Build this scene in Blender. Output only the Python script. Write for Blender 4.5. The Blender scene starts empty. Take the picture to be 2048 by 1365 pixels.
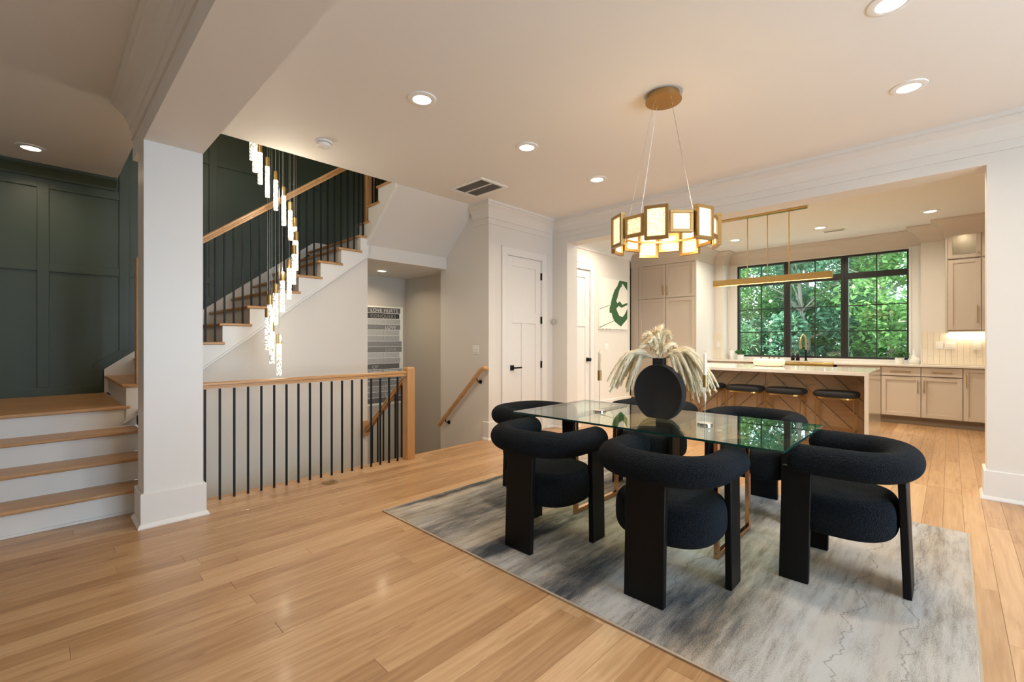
import bpy, math, random
from mathutils import Vector, Matrix
random.seed(7)
PI = math.pi
C = bpy.context.scene.collection
scn = bpy.context.scene

# ------------------------------------------------------------------ camera, world, lights, exposure
cam_d = bpy.data.cameras.new('camera'); cam = bpy.data.objects.new('camera', cam_d); C.objects.link(cam)
cam_d.sensor_width = 36; cam_d.lens = 910*36/2048; cam_d.clip_start = .05
CA = math.radians(43.942)
cam.location = (0, 0, 1.27); cam.rotation_euler = (PI/2, 0, CA-PI/2)
cam_d.shift_y = (683-682.5)/2048
scn.camera = cam
vs = scn.view_settings
vs.view_transform = 'Standard'; vs.look = 'None'; vs.exposure = 0.22; vs.gamma = 1; vs.use_curve_mapping = False
cy = scn.cycles
cy.max_bounces = 10; cy.diffuse_bounces = 5; cy.glossy_bounces = 5; cy.transmission_bounces = 6; cy.transparent_max_bounces = 12
cy.sample_clamp_indirect = 6; cy.use_denoising = True; cy.caustics_reflective = False; cy.caustics_refractive = False
w = bpy.data.worlds.new('sky'); scn.world = w; w.use_nodes = True
bg = w.node_tree.nodes['Background']; bg.inputs[0].default_value = (.74, .87, 1, 1); bg.inputs[1].default_value = 5.5
sd = bpy.data.lights.new('sun', 'SUN'); sd.energy = 13; sd.angle = .02; sd.color = (1, .95, .84)
so = bpy.data.objects.new('sun', sd); C.objects.link(so); so.rotation_euler = Vector((-.25, -.62, .75)).to_track_quat('Z', 'Y').to_euler()

def area(name, loc, rot, sx, sy, power, col, portal=False, shape='RECTANGLE', spread=None):
    l = bpy.data.lights.new(name, 'AREA'); l.shape = shape; l.size = sx; l.size_y = sy; l.energy = power; l.color = col
    if portal: l.cycles.is_portal = True
    if spread: l.spread = spread
    o = bpy.data.objects.new(name, l); C.objects.link(o); o.location = loc; o.rotation_euler = rot
    return o
DAY = (.54, .78, 1.0); WARM = (1, .81, .58)
# daylight through the two tall windows in the wall behind the camera, and through the kitchen window
area('daylight', (1.6, -3.42, 1.45), (PI/2, 0, 0), 1.4, 2.2, 92, DAY)
area('daylight', (3.1, -3.42, 1.45), (PI/2, 0, 0), 1.0, 2.2, 66, DAY)
area('window_portal', (9.9, 1.8, 1.87), (0, PI/2, 0), 1.8, 2.62, 1, (1, 1, 1), True)

# ------------------------------------------------------------------ materials
def mat(name, col=(.8, .8, .8), rough=.5, metal=0., spec=.5, **kw):
    m = bpy.data.materials.new(name); m.use_nodes = True
    b = m.node_tree.nodes['Principled BSDF']
    b.inputs['Base Color'].default_value = (*col, 1); b.inputs['Roughness'].default_value = rough
    b.inputs['Metallic'].default_value = metal; b.inputs['Specular IOR Level'].default_value = spec
    for k, v in kw.items(): b.inputs[k.replace('_', ' ')].default_value = v
    return m
def N(m, t, **kw):
    n = m.node_tree.nodes.new(t)
    for k, v in kw.items():
        if k.startswith('i_'):
            key = k[2:].replace('_', ' ')
            n.inputs[int(key) if key.isdigit() else key].default_value = v
        else: setattr(n, k, v)
    return n
def L(m, a, b): m.node_tree.links.new(a, b)
def P(m): return m.node_tree.nodes['Principled BSDF']
def ramp(m, stops, interp='LINEAR'):
    r = N(m, 'ShaderNodeValToRGB'); r.color_ramp.interpolation = interp
    e = r.color_ramp.elements
    while len(e) < len(stops): e.new(.5)
    for q, (p, c) in zip(e, stops): q.position = p; q.color = (*c, 1)
    return r
def painted(name, col, rough=.5, bump=.02, scale=220):
    m = mat(name, col, rough)
    if bump < .05: return m
    tc = N(m, 'ShaderNodeTexCoord'); nz = N(m, 'ShaderNodeTexNoise', i_Scale=scale, i_Detail=2.)
    L(m, tc.outputs['Object'], nz.inputs['Vector'])
    bp = N(m, 'ShaderNodeBump', i_Strength=bump, i_Distance=.004); L(m, nz.outputs[0], bp.inputs['Height']); L(m, bp.outputs[0], P(m).inputs['Normal'])
    return m
M = {}
M['wall'] = painted('wall_paint', (.70, .675, .63), .6, .02)
M['ceil'] = painted('ceiling_paint', (.79, .765, .72), .7, .02)
M['white'] = painted('white_trim_paint', (.74, .73, .705), .38, .02)
M['green'] = painted('dark_green_paint', (.048, .068, .046), .42, .03)
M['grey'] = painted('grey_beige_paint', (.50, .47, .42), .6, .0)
M['cab'] = painted('taupe_cabinet_paint', (.62, .555, .48), .4, .02)
M['toe_gap'] = mat('taupe_toe_and_gap_shade', (.27, .225, .18), .5)  # toe-kick colour, also put on carcasses as shade between the doors
M['blackm'] = mat('black_metal', (.008, .008, .009), .5, 0., .25)
M['frame'] = mat('black_window_frame', (.012, .013, .013), .35)
M['brass'] = mat('brushed_brass', (.60, .40, .15), .28, 1.)
M['darkbrass'] = mat('aged_brass', (.42, .27, .11), .36, 1.)
M['bronze'] = mat('polished_bronze', (.62, .36, .20), .16, 1.)
M['chrome'] = mat('nickel', (.7, .68, .62), .12, 1.)
M['plastic'] = mat('white_plastic', (.82, .81, .78), .35)
M['candle'] = mat('ivory_wax', (.90, .86, .74), .5)
M['quartz'] = mat('white_quartz', (.80, .77, .71), .07)
M['ceramic'] = mat('white_ceramic', (.80, .78, .74), .35)
M['bowl'] = mat('cream_stoneware', (.80, .71, .57), .55)
M['vent'] = mat('grille_slats', (.42, .40, .36), .6)
M['filter'] = mat('grille_filter', (.42, .39, .35), .8)
M['soap'] = mat('black_bottle', (.02, .014, .012), .2)
M['wire'] = mat('steel_wire', (.45, .42, .38), .35, .9)
M['soil'] = mat('soil', (.04, .028, .018), .9)
M['cushion'] = painted('black_cushion_fabric', (.012, .012, .013), .85, .3, 500)
M['plaster'] = painted('black_plaster', (.009, .009, .011), .75, .25, 60)
M['paper'] = painted('deckled_paper', (.82, .82, .74), .8, .1, 60)
M['artgreen'] = mat('green_ink', (.025, .10, .03), .7)
M['artline'] = mat('dark_ink', (.06, .05, .03), .7)
M['reflector'] = mat('pale_bounce', (.62, .60, .56), .9)
M['lawn'] = mat('lawn', (.10, .16, .05), .9)
def emis(name, col, s):
    m = bpy.data.materials.new(name); m.use_nodes = True; nt = m.node_tree; nt.nodes.remove(P(m))
    e = N(m, 'ShaderNodeEmission', i_Color=(*col, 1), i_Strength=s); L(m, e.outputs[0], nt.nodes['Material Output'].inputs[0]); return m
M['lamp'] = emis('lamp_diffuser', (1, .84, .62), 12)
M['led'] = emis('led_strip', (1, .78, .5), 3)
M['puck'] = emis('puck_lens', (1, .82, .58), 3)

# wood ------------------------------------------------------------
def wood(name, stops, rough=.3, axis=0, ring=1., coat=.0, spread=.5):
    m = mat(name, (.5, .3, .15), rough); P(m).inputs['Coat Weight'].default_value = coat; P(m).inputs['Coat Roughness'].default_value = .12
    geo = N(m, 'ShaderNodeNewGeometry'); oi = N(m, 'ShaderNodeObjectInfo')
    add = N(m, 'ShaderNodeMath', operation='ADD'); L(m, geo.outputs['Random Per Island'], add.inputs[0]); L(m, oi.outputs['Random'], add.inputs[1])
    fr = N(m, 'ShaderNodeMath', operation='FRACT'); L(m, add.outputs[0], fr.inputs[0])
    wn = N(m, 'ShaderNodeTexWhiteNoise', noise_dimensions='1D'); L(m, fr.outputs[0], wn.inputs['W'])
    off = N(m, 'ShaderNodeVectorMath', operation='SCALE', i_Scale=40.); L(m, wn.outputs['Color'], off.inputs[0])
    sc = [1.1, 1.1, 1.1]; 
    for i in range(3): sc[i] = 14. if i != axis else 1.1
    mp = N(m, 'ShaderNodeVectorMath', operation='MULTIPLY', i_1=tuple(sc)); L(m, geo.outputs['Position'], mp.inputs[0])
    ad = N(m, 'ShaderNodeVectorMath', operation='ADD'); L(m, mp.outputs[0], ad.inputs[0]); L(m, off.outputs[0], ad.inputs[1])
    # cathedral grain: bands of a stretched noise field
    n1 = N(m, 'ShaderNodeTexNoise', i_Scale=.55*ring, i_Detail=1.5, i_Roughness=.45); L(m, ad.outputs[0], n1.inputs['Vector'])
    mu = N(m, 'ShaderNodeMath', operation='MULTIPLY', i_1=16.); L(m, n1.outputs[0], mu.inputs[0])
    f2 = N(m, 'ShaderNodeMath', operation='PINGPONG', i_1=1.); L(m, mu.outputs[0], f2.inputs[0])
    sc2 = [34.]*3; sc2[axis] = 1.6
    mp2 = N(m, 'ShaderNodeVectorMath', operation='MULTIPLY', i_1=tuple(sc2)); L(m, geo.outputs['Position'], mp2.inputs[0])
    ad2 = N(m, 'ShaderNodeVectorMath', operation='ADD'); L(m, mp2.outputs[0], ad2.inputs[0]); L(m, off.outputs[0], ad2.inputs[1])
    n2 = N(m, 'ShaderNodeTexNoise', i_Scale=2.2, i_Detail=5., i_Roughness=.6); L(m, ad2.outputs[0], n2.inputs['Vector'])
    # value = board tone + grain
    tone = N(m, 'ShaderNodeMath', operation='MULTIPLY_ADD', i_1=spread, i_2=.5-spread/2); L(m, wn.outputs['Value'], tone.inputs[0])
    g1 = N(m, 'ShaderNodeMath', operation='MULTIPLY_ADD', i_1=.16); L(m, f2.outputs[0], g1.inputs[0]); L(m, tone.outputs[0], g1.inputs[2])
    g2 = N(m, 'ShaderNodeMath', operation='MULTIPLY_ADD', i_1=.55); L(m, n2.outputs[0], g2.inputs[0]); L(m, g1.outputs[0], g2.inputs[2])
    g3 = N(m, 'ShaderNodeMath', operation='SUBTRACT', i_1=.36); L(m, g2.outputs[0], g3.inputs[0])
    r = ramp(m, stops); L(m, g3.outputs[0], r.inputs[0])
    # dark mineral streaks and knots
    mp3 = N(m, 'ShaderNodeVectorMath', operation='MULTIPLY', i_1=tuple(9. if i != axis else 1.5 for i in range(3))); L(m, geo.outputs['Position'], mp3.inputs[0])
    ad3 = N(m, 'ShaderNodeVectorMath', operation='ADD'); L(m, mp3.outputs[0], ad3.inputs[0]); L(m, off.outputs[0], ad3.inputs[1])
    n3 = N(m, 'ShaderNodeTexNoise', i_Scale=1.4, i_Detail=4., i_Roughness=.65); L(m, ad3.outputs[0], n3.inputs['Vector'])
    k = N(m, 'ShaderNodeMapRange', i_1=.61, i_2=.75); L(m, n3.outputs[0], k.inputs[0])
    mx = N(m, 'ShaderNodeMix', data_type='RGBA', blend_type='MULTIPLY'); mx.inputs[7].default_value = (.50, .36, .26, 1)
    L(m, k.outputs[0], mx.inputs[0]); L(m, r.outputs[0], mx.inputs[6]); L(m, mx.outputs[2], P(m).inputs['Base Color'])
    if 'black' in name: P(m).inputs['Specular IOR Level'].default_value = .2
    bp = N(m, 'ShaderNodeBump', i_Strength=.08, i_Distance=.002); L(m, n2.outputs[0], bp.inputs['Height']); L(m, bp.outputs[0], P(m).inputs['Normal'])
    return m
OAK = [(.0, (.23, .118, .050)), (.35, (.39, .222, .104)), (.6, (.51, .315, .163)), (1., (.67, .46, .275))]
M['floor'] = wood('oak_floor', OAK, .34, 0, 1., .1, .36)
M['oakx'] = wood('oak_x', [(0, (.36, .18, .07)), (.5, (.50, .28, .12)), (1, (.60, .36, .17))], .35, 0, 1, 0, .2)
M['oaky'] = wood('oak_y', [(0, (.36, .18, .07)), (.5, (.50, .28, .12)), (1, (.60, .36, .17))], .35, 1, 1, 0, .2)
M['oakz'] = wood('oak_z', [(0, (.36, .18, .07)), (.5, (.50, .28, .12)), (1, (.60, .36, .17))], .35, 2, 1, 0, .2)
M['isl'] = wood('island_oak', [(0, (.34, .20, .095)), (.5, (.46, .29, .15)), (1, (.56, .37, .205))], .5, 1, 1, 0, .25)
M['bwood'] = wood('black_stained_wood', [(0, (.0015, .0015, .0016)), (1, (.006, .0055, .0055))], .5, 2, 1, 0, .3)

def boucle():
    m = mat('black_boucle', (.012, .014, .018), .95, spec=.12); P(m).inputs['Sheen Weight'].default_value = .06; P(m).inputs['Sheen Roughness'].default_value = .4
    P(m).inputs['Sheen Tint'].default_value = (.55, .7, .9, 1)
    tc = N(m, 'ShaderNodeTexCoord'); v = N(m, 'ShaderNodeTexVoronoi', i_Scale=150.); L(m, tc.outputs['Object'], v.inputs['Vector'])
    n = N(m, 'ShaderNodeTexNoise', i_Scale=330., i_Detail=2.); L(m, tc.outputs['Object'], n.inputs['Vector'])
    s = N(m, 'ShaderNodeMath', operation='SUBTRACT'); L(m, n.outputs[0], s.inputs[0]); L(m, v.outputs['Distance'], s.inputs[1])
    bp = N(m, 'ShaderNodeBump', i_Strength=1., i_Distance=.016); L(m, s.outputs[0], bp.inputs['Height']); L(m, bp.outputs[0], P(m).inputs['Normal'])
    r = ramp(m, [(.2, (.002, .002, .003)), (.5, (.006, .008, .011)), (.8, (.018, .025, .034))]); L(m, n.outputs[0], r.inputs[0]); L(m, r.outputs[0], P(m).inputs['Base Color'])
    return m
M['boucle'] = boucle()

def glass(name, tint, f=1.0):
    m = bpy.data.materials.new(name); m.use_nodes = True; nt = m.node_tree; nt.nodes.remove(P(m))
    t = N(m, 'ShaderNodeBsdfTransparent', i_Color=(*tint, 1)); g = N(m, 'ShaderNodeBsdfGlossy', i_Roughness=0.); g.inputs['Color'].default_value = (f, f, f, 1)
    fr = N(m, 'ShaderNodeFresnel', i_IOR=1.5); mx = N(m, 'ShaderNodeMixShader')
    geo = N(m, 'ShaderNodeNewGeometry')  # same reflectance from both sides of the pane
    ior = N(m, 'ShaderNodeMix', data_type='FLOAT'); ior.inputs[2].default_value = 1.5; ior.inputs[3].default_value = 1/1.5
    L(m, geo.outputs['Backfacing'], ior.inputs[0])
    lw = N(m, 'ShaderNodeFresnel'); 
    L(m, fr.outputs[0], mx.inputs[0]); L(m, t.outputs[0], mx.inputs[1]); L(m, g.outputs[0], mx.inputs[2])
    L(m, ior.outputs[0], fr.inputs['IOR']); nt.nodes.remove(lw)
    L(m, mx.outputs[0], nt.nodes['Material Output'].inputs[0]); return m
M['glass'] = glass('window_glass', (.95, .98, .97))
M['tglass'] = glass('table_glass', (.72, .82, .76), 1.)
M['gedge'] = mat('green_glass_edge', (.01, .05, .04), .1)

def crystal():
    m = bpy.data.materials.new('bubbled_lit_glass'); m.use_nodes = True; b = P(m)
    b.inputs['Base Color'].default_value = (.9, .88, .8, 1); b.inputs['Roughness'].default_value = .08
    tc = N(m, 'ShaderNodeTexCoord'); v = N(m, 'ShaderNodeTexNoise', i_Scale=62., i_Detail=2.); L(m, tc.outputs['Object'], v.inputs['Vector'])
    r = ramp(m, [(.47, (.02, .018, .008)), (.53, (1, .93, .78))]); L(m, v.outputs[0], r.inputs[0])
    L(m, r.outputs[0], b.inputs['Emission Color']); b.inputs['Emission Strength'].default_value = 1.6
    return m
M['crystal'] = crystal()
def litpanel():
    m = bpy.data.materials.new('crushed_glass_lit'); m.use_nodes = True; b = P(m)
    b.inputs['Base Color'].default_value = (.8, .7, .5, 1); b.inputs['Roughness'].default_value = .3
    tc = N(m, 'ShaderNodeTexCoord'); v = N(m, 'ShaderNodeTexNoise', i_Scale=110., i_Detail=2.); L(m, tc.outputs['Object'], v.inputs['Vector'])
    r = ramp(m, [(.38, (.50, .27, .08)), (.54, (1, .78, .47))]); L(m, v.outputs[0], r.inputs[0])
    L(m, r.outputs[0], b.inputs['Emission Color']); b.inputs['Emission Strength'].default_value = 1.15
    return m
M['litpanel'] = litpanel()

def rug_mat():
    m = mat('distressed_rug', (.5, .5, .5), .95, spec=.1)
    geo = N(m, 'ShaderNodeNewGeometry')
    def nz(sx, sy, scale, det, rough=.6, off=0):
        mp = N(m, 'ShaderNodeVectorMath', operation='MULTIPLY_ADD', i_1=(sx, sy, 1), i_2=(off, off*1.7, 0)); L(m, geo.outputs['Position'], mp.inputs[0])
        n = N(m, 'ShaderNodeTexNoise', i_Scale=scale, i_Detail=det, i_Roughness=rough); L(m, mp.outputs[0], n.inputs['Vector']); return n.outputs[0]
    big = nz(.42, 2.1, 1.6, 7, .70, 3.1)
    fine = nz(70, 150, 2., 2, .7, 5)
    med = nz(2.2, 16, 1.4, 5, .7, 9)
    sep = N(m, 'ShaderNodeSeparateXYZ'); L(m, geo.outputs['Position'], sep.inputs[0])
    def mth(op, a, b=None, c=None):
        n = N(m, 'ShaderNodeMath', operation=op)
        for i, q in enumerate((a, b, c)):
            if q is None: continue
            if isinstance(q, (int, float)): n.inputs[i].default_value = q
            else: L(m, q, n.inputs[i])
        return n.outputs[0]
    X, Y = sep.outputs[0], sep.outputs[1]
    wob = nz(1.5, 3., 2., 3, .6, 14)
    Yw = mth('MULTIPLY_ADD', mth('SUBTRACT', wob, .5), .22, Y); Xw = mth('MULTIPLY_ADD', mth('SUBTRACT', wob, .5), .8, X)
    tot = None   # woven darker fields of the pattern
    for px, py, rx, ry, st in ((2.05, 2.0, .42, .10, 1.), (2.02, 1.42, .45, .13, 1.), (2.5, 1.93, .45, .06, .7), (2.08, .86, .36, .20, .6), (2.3, 3.0, .9, .04, .8), (2.7, .86, .5, .10, .45), (3.4, 1.2, .5, .12, .6), (2.4, 2.5, .6, .06, .5), (3.3, .35, .5, .05, .3), (3.6, 2.2, .4, .15, .8)):
        dx = mth('MULTIPLY', mth('SUBTRACT', Xw, px), 1/rx); dy = mth('MULTIPLY', mth('SUBTRACT', Yw, py), 1/ry)
        g = mth('MULTIPLY', mth('EXPONENT', mth('MULTIPLY', mth('ADD', mth('MULTIPLY', dx, dx), mth('MULTIPLY', dy, dy)), -1.)), st)
        tot = g if tot is None else mth('ADD', tot, g)
    v = mth('MULTIPLY_ADD', mth('SUBTRACT', fine, .5), .95, mth('MULTIPLY_ADD', mth('SUBTRACT', med, .5), .95, mth('MULTIPLY_ADD', mth('SUBTRACT', big, .5), 1.25, .84)))
    v = mth('MULTIPLY_ADD', tot, -.55, v)
    left = N(m, 'ShaderNodeMapRange', i_1=.6, i_2=2.4, i_3=.0, i_4=-.12); L(m, Y, left.inputs[0]); v = mth('ADD', v, left.outputs[0])
    r = ramp(m, [(.22, (.050, .055, .066)), (.42, (.13, .135, .145)), (.60, (.25, .235, .215)), (.76, (.37, .36, .345)), (.95, (.47, .47, .465))]); L(m, v, r.inputs[0])
    tp = nz(.35, 1.6, 1.3, 3, .5, 20); k = N(m, 'ShaderNodeMapRange', i_1=.46, i_2=.60); L(m, tp, k.inputs[0])
    mx = N(m, 'ShaderNodeMix', data_type='RGBA', blend_type='MULTIPLY'); mx.inputs[7].default_value = (1., .90, .78, 1)
    L(m, k.outputs[0], mx.inputs[0]); L(m, r.outputs[0], mx.inputs[6])
    w2 = nz(1.6, .2, 2., 5, .65, 40); vk = None   # thin dark threads running across the short way
    for y0, am in ((.13, .26), (.33, .30), (1.05, .22)):
        d_ = mth('ABSOLUTE', mth('SUBTRACT', mth('MULTIPLY_ADD', mth('SUBTRACT', w2, .5), am, Y), y0)); q = N(m, 'ShaderNodeMapRange', i_1=.001, i_2=.005, i_3=.5, i_4=0.); L(m, d_, q.inputs[0])
        vk = q.outputs[0] if vk is None else mth('MAXIMUM', vk, q.outputs[0])
    m2 = N(m, 'ShaderNodeMix', data_type='RGBA'); m2.inputs[7].default_value = (.12, .10, .085, 1); L(m, vk, m2.inputs[0]); L(m, mx.outputs[2], m2.inputs[6])
    L(m, m2.outputs[2], P(m).inputs['Base Color'])
    pile = nz(1, 1, 400, 2, .6); bp = N(m, 'ShaderNodeBump', i_Strength=.5, i_Distance=.004); L(m, pile, bp.inputs['Height']); L(m, bp.outputs[0], P(m).inputs['Normal'])
    return m
M['rug'] = rug_mat()
M['binding'] = mat('rug_binding', (.42, .34, .26), .9)

def leafmat(name, c1, c2, tr=.35):
    m = bpy.data.materials.new(name); m.use_nodes = True; b = P(m); b.inputs['Roughness'].default_value = .55
    geo = N(m, 'ShaderNodeNewGeometry'); r = ramp(m, [(0, c1), (1, c2)]); L(m, geo.outputs['Random Per Island'], r.inputs[0]); L(m, r.outputs[0], b.inputs['Base Color'])
    tl = N(m, 'ShaderNodeBsdfTranslucent'); L(m, r.outputs[0], tl.inputs[0]); mx = N(m, 'ShaderNodeMixShader', i_0=tr)
    L(m, b.outputs[0], mx.inputs[1]); L(m, tl.outputs[0], mx.inputs[2]); L(m, mx.outputs[0], m.node_tree.nodes['Material Output'].inputs[0]); return m
M['leafA'] = leafmat('tree_leaves_bright', (.07, .20, .05), (.25, .46, .15))
M['leafB'] = leafmat('tree_leaves_deep', (.05, .16, .07), (.16, .34, .16))
M['leafC'] = leafmat('tree_leaves_blue', (.07, .20, .11), (.20, .40, .25))
M['bark'] = mat('bark', (.32, .28, .23), .9)
M['herb'] = leafmat('herb_leaves', (.02, .08, .02), (.08, .22, .05), .15)
M['pampas'] = leafmat('pampas_cream', (.90, .80, .56), (1., .94, .78), .2)

# ------------------------------------------------------------------ mesh helpers
class MB:
    def __init__(s): s.v = []; s.f = []; s.mi = []
    def add(s, vs, fs, mi=0):
        n = len(s.v); s.v += [tuple(q) for q in vs]; s.f += [tuple(i+n for i in f) for f in fs]; s.mi += [mi]*len(fs); return s
    def box(s, x0, x1, y0, y1, z0, z1, mi=0):
        return s.add([(x0, y0, z0), (x1, y0, z0), (x1, y1, z0), (x0, y1, z0), (x0, y0, z1), (x1, y0, z1), (x1, y1, z1), (x0, y1, z1)],
                     [(3, 2, 1, 0), (4, 5, 6, 7), (0, 1, 5, 4), (1, 2, 6, 5), (2, 3, 7, 6), (3, 0, 4, 7)], mi)
    def prism(s, poly, ax, a, b, mi=0):   # poly: 2-D points in the two other axes (in x,y,z order), extruded on ax from a to b
        n = len(poly)
        def pt(p, t): q = list(p); q.insert(ax, t); return q
        return s.add([pt(p, a) for p in poly]+[pt(p, b) for p in poly],
                     [tuple(range(n)), tuple(reversed(range(n, 2*n)))]+[(i, i+n, (i+1) % n+n, (i+1) % n) for i in range(n)], mi)
    def lathe(s, prof, c=(0, 0, 0), seg=24, ax=2, mi=0, sx=1, sy=1, cap=True):
        n0 = len(s.v); vs = []
        for r, z in prof:
            for k in range(seg):
                a = 2*PI*k/seg; p = [r*math.cos(a)*sx, r*math.sin(a)*sy]; p.insert(ax, z); vs.append([p[i]+c[i] for i in range(3)])
        fs = []
        for i in range(len(prof)-1):
            for k in range(seg):
                k2 = (k+1) % seg; q = (i*seg+k, i*seg+k2, (i+1)*seg+k2, (i+1)*seg+k); fs.append(q if ax != 1 else q[::-1])
        b0 = tuple(range(seg)); b1 = tuple(range((len(prof)-1)*seg, len(prof)*seg))
        if cap: fs += [b0[::-1] if ax != 1 else b0, b1 if ax != 1 else b1[::-1]]
        return s.add(vs, fs, mi)
    def cyl(s, c, r, h, seg=20, ax=2, mi=0, r2=None):
        return s.lathe([(r, 0), (r if r2 is None else r2, h)], c, seg, ax, mi)
    def tube(s, pts, rad, seg=8, mi=0, flat=1., cap=True):
        pts = [Vector(p) for p in pts]; n = len(pts); rads = rad if isinstance(rad, (list, tuple)) else [rad]*n
        up = Vector((0, 0, 1)); vs = []
        t0 = (pts[1]-pts[0]).normalized()
        if abs(t0.dot(up)) > .95: up = Vector((1, 0, 0))
        side = t0.cross(up).normalized()
        for i, p in enumerate(pts):
            t = (pts[min(i+1, n-1)]-pts[max(i-1, 0)]).normalized()
            side = (side-t*side.dot(t)).normalized(); nn = side.cross(t)
            for k in range(seg):
                a = 2*PI*k/seg; vs.append(p+side*math.cos(a)*rads[i]+nn*math.sin(a)*rads[i]*flat)
        fs = [(i*seg+k, (i+1)*seg+k, (i+1)*seg+(k+1) % seg, i*seg+(k+1) % seg) for i in range(n-1) for k in range(seg)]
        if cap: fs += [tuple(range(seg)), tuple(reversed(range((n-1)*seg, n*seg)))]
        return s.add(vs, fs, mi)
    def sweep(s, path, prof, mi=0):
        """profile (out, z) carried along an XY polyline, out = right of heading, mitred"""
        P_ = [Vector(p) for p in path]; n = len(P_); m = len(prof); vs = []
        for i in range(n):
            def rt(a, b): d = (b-a).normalized(); return Vector((d.y, -d.x))
            if i == 0: o = rt(P_[0], P_[1])
            elif i == n-1: o = rt(P_[-2], P_[-1])
            else:
                a, b = rt(P_[i-1], P_[i]), rt(P_[i], P_[i+1]); o = (a+b)/(1+a.dot(b))
            for q, z in prof: vs.append((P_[i].x+o.x*q, P_[i].y+o.y*q, z))
        fs = [(i*m+k, i*m+(k+1) % m, (i+1)*m+(k+1) % m, (i+1)*m+k) for i in range(n-1) for k in range(m)]
        fs += [tuple(reversed(range(m))), tuple(range((n-1)*m, n*m))]
        return s.add(vs, fs, mi)
    def mesh(s, name, mats):
        me = bpy.data.meshes.new(name); me.from_pydata(s.v, [], s.f)
        for q in (mats if isinstance(mats, (list, tuple)) else [mats]): me.materials.append(M[q] if isinstance(q, str) else q)
        if any(s.mi): me.polygons.foreach_set('material_index', s.mi)
        me.update(); return me
def world_loc(o):
    v = Vector((0, 0, 0))
    while o is not None: v += o.location; o = o.parent
    return v
def obj(name, mb, mats, parent=None, smooth=False, bevel=0, seg=2, label=None, kind=None, local=False, origin=None):
    """mesh given in world coordinates (or in the parent's own when local)"""
    if parent is not None and not local:
        w0 = world_loc(parent); mb.v = [(x-w0.x, y-w0.y, z-w0.z) for x, y, z in mb.v]
    me = mb.mesh(name, mats)
    o = bpy.data.objects.new(name, me); C.objects.link(o)
    if parent is not None: o.parent = parent
    elif mb.v and not local:      # origin at the base centre of the thing
        xs, ys, zs = zip(*mb.v); c = Vector(((min(xs)+max(xs))/2, (min(ys)+max(ys))/2, min(zs)))
        me.transform(Matrix.Translation(-c)); o.location = c
    if smooth:
        me.polygons.foreach_set('use_smooth', [True]*len(me.polygons)); me.set_sharp_from_angle(angle=math.radians(38))
    if bevel:
        b = o.modifiers.new('bevel', 'BEVEL'); b.width = bevel; b.segments = seg; b.limit_method = 'ANGLE'; b.angle_limit = math.radians(35); b.use_clamp_overlap = True
        if smooth or seg > 1:
            me.polygons.foreach_set('use_smooth', [True]*len(me.polygons)); me.set_sharp_from_angle(angle=math.radians(38))
    if label: o['label'] = label
    if kind: o['kind'] = kind
    return o
def thing(name, label, cat, loc=(0, 0, 0), rz=0, group=None):
    o = bpy.data.objects.new(name, None); C.objects.link(o); o.location = loc; o.rotation_euler = (0, 0, rz)
    o['label'] = label; o['category'] = cat
    if group: o['group'] = group
    return o
def tag(o, label, cat, group=None, kind=None):
    o['label'] = label; o['category'] = cat
    if group: o['group'] = group
    if kind: o['kind'] = kind
    return o
def dup(root, loc, label=None, rz=None, group=None):
    r = root.copy(); C.objects.link(r); r.location = loc
    if rz is not None: r.rotation_euler = (0, 0, rz)
    if label: r['label'] = label
    if group: r['group'] = group
    def rec(a, b):
        for ch in list(a.children):
            c = ch.copy(); C.objects.link(c); c.parent = b; rec(ch, c)
    rec(root, r); return r
def struct(name, mb, mats, label, cat, parent=None, **kw):
    o = obj(name, mb, mats, parent, **kw); o['kind'] = 'structure'
    if parent is None: o['label'] = label; o['category'] = cat
    return o
def B(*a): return MB().box(*a)

# ================================================================== the room shell
CE = 3.05
# floor ------------------------------------------------------------
fl = MB().box(-1.8, 5.4, -3.3, 4.3, -.30, -.018).box(5.4, 9.95, -3.3, 4.95, -.30, -.018).box(-1.8, .61, 4.3, 4.4, -.30, -.018)
floor = struct('floor', fl, 'oakx', 'honey oak strip floor of the dining room and kitchen', 'floor')
PW = .108
cands = []
def plank_rows(x0, x1, y0, y1):
    y = y0
    while y < y1-.002:
        yb = min(y+PW, y1); x = x0-random.random()*1.1
        while x < x1-.01:
            ln = round(random.uniform(.7, 2.6), 1); a, b = max(x, x0), min(x+ln, x1)
            if b-a > .02: cands.append((a, b, y, yb))
            x += ln
        y += PW
plank_rows(-1.8, 5.425, -3.2, 4.27); cands += [(-1.8, -.4, 4.27, 4.372), (-.4, .60, 4.27, 4.372)]; plank_rows(5.425, 9.8, -3.2, 4.40)
def plank_geo(mb, l, wd):
    g = .0004; c = .0009; t = .018
    x0, x1, y0, y1 = g, l-g, g, wd-g
    return [(x0, y0, -t), (x1, y0, -t), (x1, y1, -t), (x0, y1, -t), (x0, y0, -c), (x1, y0, -c), (x1, y1, -c), (x0, y1, -c),
            (x0+c, y0+c, 0), (x1-c, y0+c, 0), (x1-c, y1-c, 0), (x0+c, y1-c, 0)], \
           [(8, 9, 10, 11), (4, 5, 9, 8), (5, 6, 10, 9), (6, 7, 11, 10), (7, 4, 8, 11), (0, 1, 5, 4), (1, 2, 6, 5), (2, 3, 7, 6), (3, 0, 4, 7)]
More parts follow.
